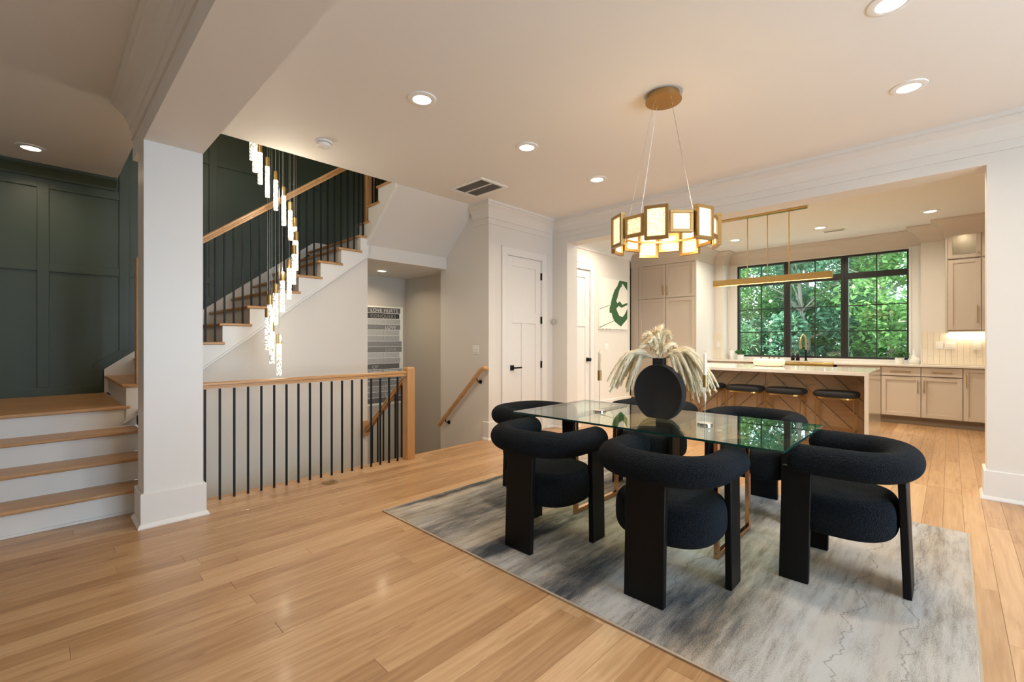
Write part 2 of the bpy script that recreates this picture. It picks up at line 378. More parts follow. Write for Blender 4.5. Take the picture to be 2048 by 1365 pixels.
def seen(cnd):
    a, b, c, d = cnd; s = 0
    for x in (a*.8+b*.2, (a+b)/2, a*.2+b*.8):
        y = (c+d)/2; dd = x*math.cos(CA)+y*math.sin(CA); l = x*math.sin(CA)-y*math.cos(CA)
        if dd < .3: continue
        px = 1024+910*l/dd; py = 683+910*1.27/dd
        if -40 < px < 2090 and py < 1400: s += (b-a)*(d-c)/dd**3
    if 1.8 < (a+b)/2 < 4.2 and -.1 < (c+d)/2 < 3.0: s *= .0
    if (a+b)/2 > 6.5 and (a+b)/2 < 7.6 and (c+d)/2 > .7: s *= .05
    if (a+b)/2 > 9.25: s = 0
    return s
cands.sort(key=seen, reverse=True)
pm = {}
for k, (a, b, c, d) in enumerate(cands[:298]):
    key = (round(b-a, 2), round(d-c, 3))
    if key not in pm: mb = MB(); mb.add(*plank_geo(mb, b-a, d-c)); pm[key] = mb.mesh('plank', 'floor')
    o = bpy.data.objects.new('plank', pm[key]); C.objects.link(o); o.parent = floor; o.location = Vector((a, c, 0))-floor.location
rest = MB()
for (a, b, c, d) in cands[298:]:
    vs_, fs_ = plank_geo(rest, b-a, d-c); rest.add([(x+a, y+c, z) for x, y, z in vs_], fs_)
obj('plank', rest, 'floor', floor, kind='stuff')
obj('floor_nosing', MB().box(.86, 4.0, 4.271, 4.33, -.03, .0), 'oakx', floor, bevel=.004)

# ceiling ------------------------------------------------------------
ce = MB().box(-1.9, .59, -3.3, 6.65, CE, CE+.25).box(.59, 4.0, -3.3, 4.5, CE, CE+.25).box(4.0, 9.95, -3.3, 6.65, CE, CE+.25)
struct('ceiling', ce, 'ceil', 'smooth off-white ceiling over dining room and kitchen', 'ceiling')
struct('ceiling_stairwell', B(.45, 4.3, 4.4, 6.75, 5.9, 6.0), 'ceil', 'upper ceiling high above the stairwell', 'ceiling')
struct('trim_beam', B(.49, .83, -3.2, 4.48, 2.645, CE), 'ceil', 'boxed ceiling beam running from the white column toward the viewer', 'beam')
column = struct('trim_column', B(.49, .83, 3.95, 4.21, 0, 2.645), 'white', 'square white column with tall baseboard beside the stairs', 'column')
BASE = [(0, 0), (.036, 0), (.036, .008), (.026, .026), (.019, .030), (.019, .228), (.015, .232), (0, .232)]
def baseboard(path, nm, label, parent=None):
    return struct(nm, MB().sweep(path, BASE), 'white', label, 'baseboard', parent)
baseboard([(.66, 3.95), (.49, 3.95), (.49, 4.21), (.83, 4.21), (.83, 3.95), (.66, 3.95)][::-1], 'baseboard', '', column)

# walls ------------------------------------------------------------
struct('wall_left', B(-1.95, -1.8, -3.3, 6.65, -.3, CE), 'wall', 'plain wall left of the staircase, outside the view', 'wall')
wr = MB().box(-1.95, .9, -3.4, -3.2, -.3, CE).box(2.3, 2.6, -3.4, -3.2, -.3, CE).box(3.6, 9.95, -3.4, -3.2, -.3, CE).box(.9, 2.3, -3.4, -3.2, -.3, .35).box(2.6, 3.6, -3.4, -3.2, -.3, .35).box(.9, 2.3, -3.4, -3.2, 2.55, CE).box(2.6, 3.6, -3.4, -3.2, 2.55, CE)
struct('wall_rear', wr, 'wall', 'plain wall with two tall windows behind the viewer', 'wall')
for n_, (xa, xb) in enumerate(((.9, 2.3), (2.6, 3.6))):
    f = MB()
    for x in (xa, (xa+xb)/2-.025, xb-.05): f.box(x, x+.05, -3.34, -3.28, .35, 2.55)
    for z in (.35, 1.42, 2.5): f.box(xa, xb, -3.335, -3.285, z, z+.05)
    struct('window_%d' % (n_+2), f, 'frame', 'tall window behind the viewer, %s of two' % ('nearer the stairs' if n_ == 0 else 'nearer the kitchen'), 'window')
# back (green) wall with board-and-batten
wall_back = struct('wall_back', B(-1.95, 4.3, 6.65, 6.8, -2.9, 6.0), 'green', 'dark green panelled wall rising behind the staircase', 'wall')
def stl(x, z0=.712, z1=5.9, wd=.085): obj('stile', B(x, x+wd, 6.632, 6.65, z0, z1), 'green', wall_back, bevel=.002, seg=1)
def top_s(x): return .965+.765*(x-.485)       # top line of the far stringer
for x, z1 in ((-1.75, 2.9), (-.86, 2.9), (-.02, 2.9)): stl(x, .80, z1)
for x in (.61, 1.46, 2.32, 3.18): stl(x, top_s(x)+.1 if x < 2.6 else 2.7)
for (x0, x1, z0) in ((-1.8, .61, 2.83), (-1.8, .61, 1.985), (.695, 1.46, 1.985), (-1.8, .40, .712), (.695, 1.46, 3.47), (1.545, 2.32, 3.47), (2.405, 3.18, 3.47), (3.265, 4.17, 3.47), (.695, 1.46, 4.9), (1.545, 2.32, 4.9), (.40, .61, 4.4)):
    obj('rail', B(x0, x1, 6.6335, 6.65, z0, z0+.088), 'green', wall_back, bevel=.002, seg=1)
obj('rail', MB().prism([(.40, .965), (.485, .965), (2.70, top_s(2.70)), (2.70, top_s(2.70)+.115), (.40, top_s(.40)+.115)], 1, 6.6345, 6.65), 'green', wall_back)
CROWN = [(0, 2.785), (.012, 2.785), (.012, 2.855), (.022, 2.86), (.026, 2.885), (.040, 2.925), (.066, 2.965), (.098, 2.99), (.112, 2.998), (.112, 3.012), (.132, 3.018), (.132, 3.05), (0, 3.05)]
struct('trim_crown_green', MB().sweep([(-1.8, 6.65), (.585, 6.65)], [(0, 2.93), (.02, 2.93), (.03, 2.95), (.07, 2.99), (.11, 3.02), (.11, 3.049), (0, 3.049)]), 'green', 'dark green crown moulding above the landing wall', 'moulding')
struct('trim_crown_beam', MB().sweep([(.49, 4.45), (.49, -3.2)], CROWN), 'ceil', 'crown moulding along the left side of the ceiling beam', 'moulding')
# stairwell shaft above the ceiling
sh = MB().box(.45, .59, 4.5, 6.65, CE+.25, 5.9).box(.59, 4.17, 4.38, 4.5, CE+.25, 5.9).box(4.0, 4.15, 4.5, 6.65, CE+.25, 5.9)
struct('wall_stairwell', sh, 'wall', 'upper-floor walls around the open stairwell', 'wall')

# closet block: front wall with door, side wall toward the basement stairs
cl = MB().box(4.1, 4.315, 4.27, 4.39, -.02, CE).box(5.065, 5.55, 4.27, 4.40, -.02, CE).box(4.315, 5.065, 4.27, 4.39, 2.45, CE)
struct('wall_closet', cl, 'wall', 'white wall section around the tall closet door', 'wall')
struct('wall_closet_side', MB().box(4.0, 4.1, 4.27, 5.28, -2.9, CE).box(4.1, 4.17, 5.16, 5.28, -2.9, CE), 'wall', 'beige wall with light switch above the descending stairs', 'wall')
struct('trim_crown_dining', MB().sweep([(4.0, 4.56), (4.0, 4.27), (5.3, 4.27), (5.3, -3.2)], CROWN), 'wall', 'stepped crown moulding around closet wall and kitchen header', 'moulding')
baseboard([(4.0, 4.36), (4.0, 4.27), (4.235, 4.27)], 'baseboard_closet', 'white baseboard wrapping the corner left of the closet door')
baseboard([(5.145, 4.27), (5.3, 4.27), (5.3, 4.0), (5.55, 4.0), (5.55, 4.38)], 'baseboard_pier', 'white baseboard right of the closet door at the kitchen opening')
# header wall to the kitchen
hw = MB().box(5.3, 5.55, 4.0, 4.27, -.02, CE).box(5.3, 5.55, -3.2, -.21, -.02, CE).box(5.3, 5.55, -.21, 4.0, 2.695, CE)
struct('wall_kitchen_opening', hw, 'wall', 'wall with the wide cased opening between dining room and kitchen', 'wall')
baseboard([(5.55, -.21), (5.3, -.21), (5.3, -3.2)], 'baseboard_right', 'tall white baseboard on the pier at the right edge')
# kitchen shell
struct('wall_art', MB().box(5.55, 5.66, 4.4, 4.5, -.02, CE).box(6.49, 7.8, 4.4, 4.5, -.02, CE).box(5.66, 6.49, 4.4, 4.5, 2.49, CE), 'wall', 'kitchen side wall carrying the green abstract artwork', 'wall')
struct('wall_kitchen_alcove', MB().box(7.7, 7.8, 4.5, 4.95, -.02, CE).box(7.7, 9.95, 4.95, 5.05, -.02, CE), 'wall', 'alcove wall beside the tall pantry cabinets', 'wall')
baseboard([(6.58, 4.4), (7.8, 4.4), (7.8, 4.95)], 'baseboard_art', 'white baseboard under the abstract artwork')
WY0, WY1, WZ0, WZ1 = .486, 3.105, .965, 2.775
ww = MB().box(9.8, 9.95, -3.2, WY0, -.02, CE).box(9.8, 9.95, WY1, 4.95, -.02, CE).box(9.8, 9.95, WY0, WY1, -.02, WZ0).box(9.8, 9.95, WY0, WY1, WZ1, CE)
struct('wall_window', ww, 'wall', 'kitchen wall holding the wide black grid window', 'wall')
struct('wall_pier_right', B(9.5, 9.8, -3.2, .334, -.02, CE), 'wall', 'projecting wall right of the kitchen window', 'wall')
struct('wall_pier_left', B(9.5, 9.8, 3.27, 3.46, -.02, CE), 'wall', 'narrow projecting pier left of the kitchen window', 'wall')
KC = [(0, 2.80), (.012, 2.80), (.014, 2.83), (.03, 2.90), (.07, 2.97), (.12, 3.015), (.16, 3.03), (.16, 3.05), (0, 3.05)]
struct('trim_crown_kitchen', MB().sweep([(8.6, 4.82), (8.6, 3.46), (9.5, 3.46), (9.5, 3.27), (9.8, 3.27), (9.8, .334), (9.5, .334), (9.5, .055), (9.2, .055), (9.2, -3.2)], KC), 'cab', 'coved crown moulding around the kitchen window wall and cabinets', 'moulding')
struct('trim_crown_art', MB().sweep([(5.55, 4.4), (7.8, 4.4), (7.8, 4.95)], KC), 'white', 'crown moulding above the artwork wall', 'moulding')
# casing boards beside the window
for nm, ya, yb in (('trim_casing', .334, .486), ('trim_casing', 3.105, 3.27)):
    c_ = MB().box(9.775, 9.8, ya, yb, .915, 2.8).box(9.765, 9.775, ya, ya+.03, .915, 2.8).box(9.765, 9.775, yb-.03, yb, .915, 2.8)
    struct(nm, c_, 'white', 'white window casing on the %s side of the grid window' % ('right' if ya < 1 else 'left'), 'casing')

# doors -----------------------------------------------------------
def door(n, X0, X1, Y, top, handle_side, label, hing):
    fr = MB(); c = .082; Yf = Y-.018
    fr.box(X0-c-.02, X0-.02, Yf, Y, 0, top+.02).box(X1+.02, X1+c+.02, Yf, Y, 0, top+.02).box(X0-c-.02, X1+c+.02, Yf, Y, top+.02, top+c+.02)
    fr.box(X0-c-.028, X0-c-.02, Yf-.006, Y, 0, top+c+.028).box(X1+c+.02, X1+c+.028, Yf-.006, Y, 0, top+c+.028).box(X0-c-.028, X1+c+.028, Yf-.006, Y, top+c+.02, top+c+.03)
    fr.box(X0-.02, X0, Y-.018, Y+.1, 0, top).box(X1, X1+.02, Y-.018, Y+.1, 0, top).box(X0-.02, X1+.02, Y-.018, Y+.1, top, top+.02)
    root = bpy.data.objects.new('door_%d' % n, None); C.objects.link(root); root.location = ((X0+X1)/2, Y, 0)
    root['label'] = label; root['category'] = 'door'; root['kind'] = 'structure'
    obj('casing', fr, 'white', root, bevel=.0015, seg=1)
    d = MB(); ya, yb = Y+.012, Y+.05; x0, x1 = X0+.003, X1-.003; wd = x1-x0; sw = .115; zb = .012; t = top-.004
    rails = [(zb, .24), (1.52, 1.68), (t-.13, t)]
    d.box(x0, x0+sw, ya, yb, zb, t).box(x1-sw, x1, ya, yb, zb, t)
    for a, b in rails: d.box(x0+sw, x1-sw, ya, yb, a, b)
    mid = (x0+x1)/2; d.box(mid-.052, mid+.052, ya, yb, .24, 1.52)
    leaf = obj('door_leaf', d, 'white', root, bevel=.0015, seg=1)
    for (a, b, za, zc) in ((x0+sw, mid-.052, .24, 1.52), (mid+.052, x1-sw, .24, 1.52), (x0+sw, x1-sw, 1.68, t-.13)):
        obj('panel', B(a, b, ya+.012, yb-.012, za, zc), 'white', leaf)
    for z in (.93, 1.57, 2.2):
        if hing == 1: obj('hinge', MB().cyl((X1+.004, Y-.008, z-.045), .008, .10, 8).box(X1-.012, X1+.006, Y-.004, Y+.012, z-.045, z+.055), 'blackm', root)
    if handle_side < 0:
        hx = X0+.105
        h = MB().box(hx-.032, hx+.032, Y-.002, Y+.012, .875, .945).cyl((hx, Y-.045, .91), .010, .05, 10, 1).box(hx-.012, hx+.135, Y-.056, Y-.042, .90, .922)
    else:
        hx = X1-.065
        h = MB().box(hx-.032, hx+.032, Y-.002, Y+.012, .93, .995).cyl((hx, Y-.045, .962), .012, .05, 10, 1).lathe([(.012, -.05), (.03, -.046), (.03, -.028), (.014, -.02)], (hx, Y-.01, .962), 14, 1)
    obj('handle', h, 'blackm', root, bevel=.002)
    return root
door(1, 4.334, 5.047, 4.27, 2.43, -1, 'tall white panelled closet door with black lever and hinges', 1)
door(2, 5.68, 6.47, 4.4, 2.47, 1, 'white panelled door with black knob beside the artwork wall', 0)

# kitchen window ---------------------------------------------------
win = bpy.data.objects.new('window_1', None); C.objects.link(win); win.location = (9.83, 1.8, WZ0); tag(win, 'wide black grid window of three units above the kitchen counter', 'window', kind='structure')
units = [(WY0, 1.340), (1.340, 2.226), (2.226, WY1)]
TB0, TB1 = 2.36, 2.462
for ya, yb in units:
    f = MB(); e = .032
    ia, ib = ya+(.026 if ya == WY0 else .054), yb-(.030 if yb == WY1 else .054)
    f.box(9.80, 9.90, ya, ia, WZ0, WZ1).box(9.80, 9.90, ib, yb, WZ0, WZ1).box(9.80, 9.90, ia, ib, WZ0, WZ0+.035).box(9.80, 9.90, ia, ib, WZ1-.035, WZ1).box(9.80, 9.90, ia, ib, TB0, TB1)
    fo = obj('frame', f, 'frame', win, bevel=.003, seg=1)
    mid = (ia+ib)/2; zs = [WZ0+.035, 1.448, 1.893, TB0]
    mu = MB(); mu.box(9.835, 9.865, mid-.009, mid+.009, WZ0+.035, TB0).box(9.835, 9.865, mid-.009, mid+.009, TB1, WZ1-.035)
    for z in zs[1:3]: mu.box(9.836, 9.864, ia, mid-.009, z-.008, z+.008).box(9.836, 9.864, mid+.009, ib, z-.008, z+.008)
    obj('muntin', mu, 'frame', fo)
    for (a, b) in ((ia, mid), (mid, ib)):
        for z0, z1 in list(zip(zs[:-1], zs[1:]))+[(TB1, WZ1-.035)]:
            obj('pane', B(9.848, 9.852, a+.001, b-.001, z0+.001, z1-.001), 'glass', fo)

# ================================================================== staircases
R1 = .178; RS = .184; LZ = .712
st = thing('staircase', 'white-riser oak staircase climbing left to a landing and along the green wall', 'staircase', (-.6, 4.37, 0))
for k in range(4):
    yr = 4.37+.26*k; z = R1*(k+1)
    obj('riser', B(-1.8, .60, yr, yr+.02, z-R1+.0, z-.028), 'white', st)
    if k < 3: obj('tread', B(-1.8, .585, yr-.03, yr+.262, z-.028, z), 'oakx', st, bevel=.009, seg=3)
obj('shoe_moulding', B(-1.8, .59, 4.352, 4.37, 0, .02), 'white', st, bevel=.004)
# landing boards
y = 5.12; k = 0
lnd = obj('landing', MB().box(-1.8, .56, 5.18, 6.63, LZ-.2, LZ-.028), 'white', st)
while y < 6.62:
    yb = min(y+.118, 6.632); xe = .545 if y < 5.2 else .50
    obj('board', B(-1.8, xe, y+.0005, yb-.0005, LZ-.028, LZ), 'oakx', lnd, bevel=.008 if k == 0 else .001, seg=3 if k == 0 else 1); y = yb; k += 1
XN = lambda k: .487+.241*(k-1)           # nose of tread k of the long flight
for k in range(1, 11):
    z = LZ+RS*k; x = XN(k)+.03
    obj('riser', B(x, x+.018, 5.15, 6.63, z-RS, z-.028), 'white', st)
    if k < 10: obj('tread', B(x-.03, x+.262, 5.115, 6.63, z-.028, z), 'oaky', st, bevel=.009, seg=3)
# tread 10 = upper landing, next flight turns back toward the room
zl = LZ+RS*10; xl = XN(10)
obj('upper_landing', MB().box(xl, 4.0, 5.115, 6.63, zl-.028, zl), 'oaky', st, bevel=.009, seg=3)
for k in range(1, 4):
    z = zl+RS*k; yr = 5.36-.235*(k-1)
    obj('riser', B(2.79, 4.0, yr-.048, yr-.03, z-RS, z-.028), 'white', st)
    obj('tread', B(2.755, 4.0, yr-.30, yr, z-.028, z), 'oakx', st, bevel=.009, seg=3)
# open-side stringer of long flight: saw-tooth above, straight line below
def low(x): return 1.02+.768*(x-1.08)
saw = [(.535, .50), (.535, LZ)]
for k in range(1, 11):
    x = XN(k)+.03; z = LZ+RS*k-.028; saw += [(x, LZ+RS*(k-1)-.028 if k > 1 else LZ), (x, z)]
saw = [(.517, .45)]+[p for p in saw[3:]]
saw += [(2.79, saw[-1][1]), (2.79, low(2.79))]+[(.517, low(.517))]
saw = [p for i, p in enumerate(saw) if i == 0 or p != saw[i-1]][1:]
obj('stringer', MB().prism([(.517, low(.517))]+saw[:-1], 1, 5.128, 5.15), 'white', st)
obj('stringer_trim', MB().prism([(.50, low(.50)-.022), (2.79, low(2.79)-.022), (2.79, low(2.79)+.004), (.50, low(.50)+.004)], 1, 5.118, 5.15), 'white', st, bevel=.003)
# wall-side stringer
obj('stringer', MB().prism([(.485, LZ), (.485, .965), (2.75, top_s(2.75)), (2.95, zl+.14), (4.0, zl+.14), (4.0, zl), (2.67, zl-.04), (.60, LZ)], 1, 6.618, 6.632), 'white', st)
# stringer of the upper flight, in the plane X = 2.79
up = [(5.33, zl)]
for k in range(1, 4):
    yr = 5.36-.235*(k-1)-.03; z = zl+RS*k-.028; up += [(yr, z-RS+.028 if k == 1 else z-RS), (yr, z)]
up = [(5.33, zl-.2), (5.33, zl)]+up[2:]
up += [(4.50, up[-1][1]), (4.50, 3.07), (5.24, 2.45)]
obj('stringer', MB().prism(up, 0, 2.77, 2.79), 'white', st)
obj('stringer_trim', MB().prism([(4.52, 3.05), (5.2, 2.46), (5.15, 2.33), (5.127, 2.33), (5.127, 2.45), (4.48, 3.0), (4.48, 3.05)], 0, 2.762, 2.79), 'white', st)

struct('wall_understair', MB().prism([(.59, -2.9), (2.79, -2.9), (2.79, low(2.79)), (.59, low(.59))], 1, 5.15, 5.27).box(2.67, 2.79, 5.27, 6.45, -2.9, 2.30), 'wall', 'plain white wall under the staircase behind the railing', 'wall')
struct('wall_landing_side', B(.60, .66, 4.3, 5.13, -2.9, LZ-.03), 'white', 'short white wall below the landing behind the column', 'wall')
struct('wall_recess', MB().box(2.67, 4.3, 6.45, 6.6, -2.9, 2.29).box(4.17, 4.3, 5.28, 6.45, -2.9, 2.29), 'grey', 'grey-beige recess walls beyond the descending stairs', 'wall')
struct('ceiling_bulkhead', MB().box(2.79, 4.0, 5.15, 6.45, 2.29, 2.455).box(4.0, 4.17, 5.28, 6.45, 2.29, 2.455), 'wall', 'low boxed bulkhead over the descending stairs', 'ceiling')
struct('ceiling_slope', MB().prism([(5.15, 2.455), (4.5, 3.05), (4.5, 3.10), (5.2, 2.50)], 0, 2.79, 4.0), 'wall', 'sloped underside of the upper stair flight', 'ceiling')
bs = MB().box(.6, 4.3, 4.15, 4.3, -2.9, -.3)
struct('wall_basement', bs, 'wall', 'lower walls of the stair opening below floor level', 'wall')
struct('floor_basement', B(.4, 4.3, 4.15, 6.65, -3.0, -2.9), 'oakx', 'lower-level floor at the foot of the stairs', 'floor')
bst = thing('basement_staircase', 'oak stairs descending beside the closet wall, mostly below the floor edge', 'staircase', (3.4, 4.33, 0))
for k in range(1, 9):
    y = 4.33+.25*(k-1); z = -.185*k
    obj('riser', B(2.83, 3.99, y, y+.018, z, z+.157), 'white', bst); obj('tread', B(2.83, 3.99, y-.02 if k > 1 else y, y+.262, z-.028, z), 'oakx', bst, bevel=.008)

# railings -----------------------------------------------------------
def handrail_prof(mb, p0, p1, wd=.058, ht=.052):
    """moulded handrail between two points (top centre line)"""
    p0, p1 = Vector(p0), Vector(p1); d = (p1-p0).normalized(); side = d.cross(Vector((0, 0, 1))).normalized(); up_ = side.cross(d)
    pr = [(-.30, 0), (.30, 0), (.5, -.14), (.5, -.42), (.36, -.52), (.36, -.68), (.46, -.76), (.46, -1), (-.46, -1), (-.46, -.76), (-.36, -.68), (-.36, -.52), (-.5, -.42), (-.5, -.14)]
    vs_ = [p+side*a*wd+up_*b*ht for p in (p0, p1) for a, b in pr]; n = len(pr)
    return mb.add(vs_, [tuple(reversed(range(n))), tuple(range(n, 2*n))]+[(i, (i+1) % n, (i+1) % n+n, i+n) for i in range(n)])
def newel(x, y, z0, z1, parent, s=.095):
    return obj('newel_post', MB().box(x-s/2, x+s/2, y-s/2, y+s/2, z0, z1-.014).add([(x-s/2, y-s/2, z1-.014), (x+s/2, y-s/2, z1-.014), (x+s/2, y+s/2, z1-.014), (x-s/2, y+s/2, z1-.014), (x-s*.38, y-s*.38, z1), (x+s*.38, y-s*.38, z1), (x+s*.38, y+s*.38, z1), (x-s*.38, y+s*.38, z1)], [(4, 5, 6, 7), (0, 1, 5, 4), (1, 2, 6, 5), (2, 3, 7, 6), (3, 0, 4, 7)]), 'oakz', parent, bevel=.003)
def bal(x, y, z0, z1, parent, s=.0075):
    return obj('baluster', MB().box(x-s, x+s, y-s, y+s, z0, z1), 'blackm', parent)
rl = thing('floor_railing', 'level oak railing with black balusters between column and square newel', 'railing', (1.8, 4.22, 0))
obj('handrail', handrail_prof(MB(), (.83, 4.22, .945), (2.725, 4.22, .952)), 'oakx', rl, smooth=True)
newel(2.772, 4.225, 0, .992, rl)
for k in range(18): bal(.90+.1018*k, 4.22, 0, .89, rl)
r2 = thing('basement_railing', 'descending oak railing with black balusters beyond the square newel', 'railing', (2.78, 4.7, 0))
sl = (.20-.90)/(5.15-4.30)
obj('handrail', handrail_prof(MB(), (2.77, 4.272, .922), (2.77, 5.17, .922+sl*.898)), 'oaky', r2, smooth=True)
obj('mounting_block', B(2.71, 2.79, 5.118, 5.15, .12, .30), 'oakz', r2, bevel=.004)
for k in range(6):
    y = 4.36+.128*k; bal(2.77, y, -.185*(k//2+1)-.1, .922+sl*(y-4.272)-.07, r2)
r3 = thing('stair_railing', 'sloping oak railing with black balusters along the climbing stairs', 'railing', (1.7, 5.2, 1.6))
rz = lambda x: 2.29+.764*(x-1.096)
obj('handrail', handrail_prof(MB(), (.66, 5.2, rz(.66)), (2.80, 5.2, rz(2.80)), .060, .060), 'oakx', r3, smooth=True)
newel(.635, 5.2, .896, rz(.66)+.06, r3); newel(2.84, 5.21, zl+RS-.0, 3.95, r3, .10)
for k in range(1, 10):
    for i in range(3):
        x = XN(k)+.065+i*.0803
        if x > .72 and not (k == 9 and i == 3): bal(x, 5.2, LZ+RS*k, rz(x)-.06, r3)
bal(2.70, 5.2, zl, rz(2.70)-.06, r3); bal(2.755, 5.2, zl, rz(2.755)-.06, r3)
for j, y in enumerate((5.10, 5.03, 4.96, 4.88, 4.80, 4.72, 4.64, 4.57)): 
    kk = 1 if y > 5.10 else (2 if y > 4.86 else 3)
    kk = 1 if y > 5.09 else 2 if y > 4.86 else 3
    bal(2.83, y, zl+RS*kk, 3.95, r3)
wh = thing('wall_handrail', 'round-edged oak handrail on black brackets along the closet side wall', 'handrail', (3.93, 4.8, .5))
sl2 = (.085-.905)/(5.226-4.34)
pts = [(3.985, 4.275, .918), (3.955, 4.272, .922), (3.935, 4.285, .925), (3.93, 4.31, .918), (3.93, 4.34, .90)]+[(3.93, 4.34+.0886*i, .90+sl2*.0886*i) for i in range(1, 11)]
obj('rail', MB().tube(pts, .024, 12, flat=1.25), 'oaky', wh, smooth=True)
for y in (4.42, 5.08):
    z = .90+sl2*(y-4.34)
    obj('bracket', MB().tube([(3.93, y, z-.03), (3.935, y, z-.065), (3.96, y, z-.085), (3.985, y, z-.085)], .007, 8).cyl((3.985, y, z-.085), .026, .014, 16, 0), 'blackm', wh, smooth=True)

# ================================================================== wall / ceiling fittings
def ceiling_light(x, y, z, label, group, power=16, r=.083, col=WARM):
    t = thing('ceiling_light', label, 'light', (x, y, z), 0, group)
    obj('trim_ring', MB().lathe([(r*.80, -.012), (r*.86, -.014), (r*1.22, -.006), (r*1.25, 0), (r*.80, 0), (r*.78, -.006)][::-1], (x, y, z), 32, cap=False), 'plastic', t, smooth=True)
    obj('diffuser', MB().lathe([(r*.80, -.009), (r*.4, -.011), (.002, -.011)], (x, y, z), 32), 'lamp', t)
    l = bpy.data.lights.new('lamp', 'AREA'); l.shape = 'DISK'; l.size = r*1.6; l.energy = power; l.color = col; l.spread = math.radians(150)
    lo = bpy.data.objects.new('lamp', l); C.objects.link(lo); lo.location = (x, y, z-.018)
    return t
PD = 11
for x, y, lb in ((1.944, 2.79, 'recessed ceiling light nearest the smoke detector'), (3.09, 2.79, 'recessed ceiling light in the middle of the row beside the air grille'), (4.239, 2.79, 'recessed ceiling light nearest the closet wall crown'),
                 (3.098, .225, 'recessed ceiling light cut by the top edge of the picture'), (4.215, .21, 'recessed ceiling light right of the chandelier canopy'), (1.944, .22, 'unseen recessed ceiling light added above the foreground, outside the view')):  # the foreground lamp is unseen, added for the light it gives
    ceiling_light(x, y, CE, lb, 'recessed dining room lights', PD)
for x, y, lb in ((8.43, .2, 'recessed kitchen light nearest the glass-front cabinet'), (8.45, 1.467, 'recessed kitchen light beside the small ceiling register'), (8.46, 2.72, 'recessed kitchen light left of the bar pendant rods'),
                 (6.3, 3.75, 'unseen recessed kitchen light added in front of the artwork wall'), (6.1, .2, 'unseen recessed kitchen light added behind the header, right'), (6.1, 1.9, 'unseen recessed kitchen light added behind the header, middle')):  # these three are unseen, added to brighten the artwork wall and base cabinets
    ceiling_light(x, y, CE, lb, 'recessed kitchen lights', 8 if y < 1 and x > 8 else 21, col=(1, .86, .67))
ceiling_light(-.057, 6.075, CE, 'recessed ceiling light over the stair landing at far left', 'recessed landing lights', 4)
ceiling_light(3.42, 5.9, 2.29, 'recessed light in the low bulkhead over the basement stairs', 'recessed bulkhead lights', 6, .075)

sm = thing('smoke_detector', 'round white smoke detector on the ceiling near the stairwell', 'smoke detector', (1.752, 4.018, CE))
obj('base', MB().lathe([(.07, 0), (.074, -.006), (.07, -.016), (.06, -.018)], (1.752, 4.018, CE), 28), 'plastic', sm, smooth=True)
obj('housing', MB().lathe([(.056, -.022), (.062, -.026), (.058, -.045), (.045, -.052), (.012, -.054), (.002, -.050)], (1.752, 4.018, CE), 28), 'plastic', sm, smooth=True)
obj('slot_ring', MB().lathe([(.056, -.016), (.056, -.024)], (1.752, 4.018, CE), 28), 'vent', sm)
def grille(name, x0, x1, y0, y1, z, label, n, fr=.04, split=True):
    t = thing(name, label, 'vent', ((x0+x1)/2, (y0+y1)/2, z))
    f = MB().box(x0, x1, y0, y0+fr, z-.012, z).box(x0, x1, y1-fr, y1, z-.012, z).box(x0, x0+fr, y0+fr, y1-fr, z-.012, z).box(x1-fr, x1, y0+fr, y1-fr, z-.012, z)
    if split: f.box((x0+x1)/2-.007, (x0+x1)/2+.007, y0+fr, y1-fr, z-.012, z)
    obj('frame', f, 'plastic', t, bevel=.002, seg=1); obj('backing', B(x0+fr, x1-fr, y0+fr, y1-fr, z-.002, z-.001), 'filter', t)
    for k in range(n):
        x = x0+fr+(x1-x0-2*fr)*(k+.5)/n
        if split and abs(x-(x0+x1)/2) < .008: continue
        obj('slat', MB().prism([(x-.006, z-.010), (x-.004, z-.010), (x+.006, z-.003), (x+.004, z-.003)], 1, y0+fr, y1-fr), 'vent' if split else 'plastic', t)
grille('air_grille', 3.315, 3.735, 3.66, 4.205, CE, 'large rectangular return-air grille in the ceiling by the closet', 22)
grille('ceiling_register', 8.77, 8.92, 1.20, 1.50, CE, 'small slotted ceiling register in the kitchen', 8, .02, False)
fv = thing('floor_register', 'round brass floor outlet cover near the railing', 'floor outlet', (1.807, 4.01, 0))
obj('plate', MB().lathe([(.068, 0), (.068, .002), (.062, .0045), (.045, .0045), (.045, .003), (.002, .003)], (1.807, 4.01, 0), 32), 'darkbrass', fv, smooth=True)
obj('lid', MB().lathe([(.04, .003), (.04, .006), (.002, .006)], (1.807, 4.01, 0), 24), 'darkbrass', fv, smooth=True)

def plate(name, label, cat, c, wy, hz, ax, n, outlet=False, group=None):
    """wall plate; ax='x' faces -X, ax='y' faces -Y"""
    t = thing(name, label, cat, c, 0, group)
    def bx(a0, a1, z0, z1, d0, d1):
        return B(c[0]-d1, c[0]-d0, c[1]+a0, c[1]+a1, c[2]+z0, c[2]+z1) if ax == 'x' else B(c[0]+a0, c[0]+a1, c[1]-d1, c[1]-d0, c[2]+z0, c[2]+z1)
    obj('cover_plate', bx(-wy/2, wy/2, -hz/2, hz/2, 0, .006), 'plastic', t, bevel=.002)
    for k in range(n):
        a = (k-(n-1)/2)*.046
        if outlet:
            for z in (-.02, .02): obj('socket', bx(a-.014, a+.014, z-.013, z+.013, .006, .0085), 'plastic', t, bevel=.002)
        else: obj('rocker', bx(a-.016, a+.016, -.033, .033, .006, .010), 'plastic', t, bevel=.002)
plate('light_switch', 'double light switch on the wall above the descending handrail', 'switch', (4.0, 4.52, 1.155), .118, .118, 'x', 2)
plate('light_switch', 'light switch on the artwork wall right of the white door', 'switch', (6.98, 4.4, 1.17), .118, .118, 'y', 2)
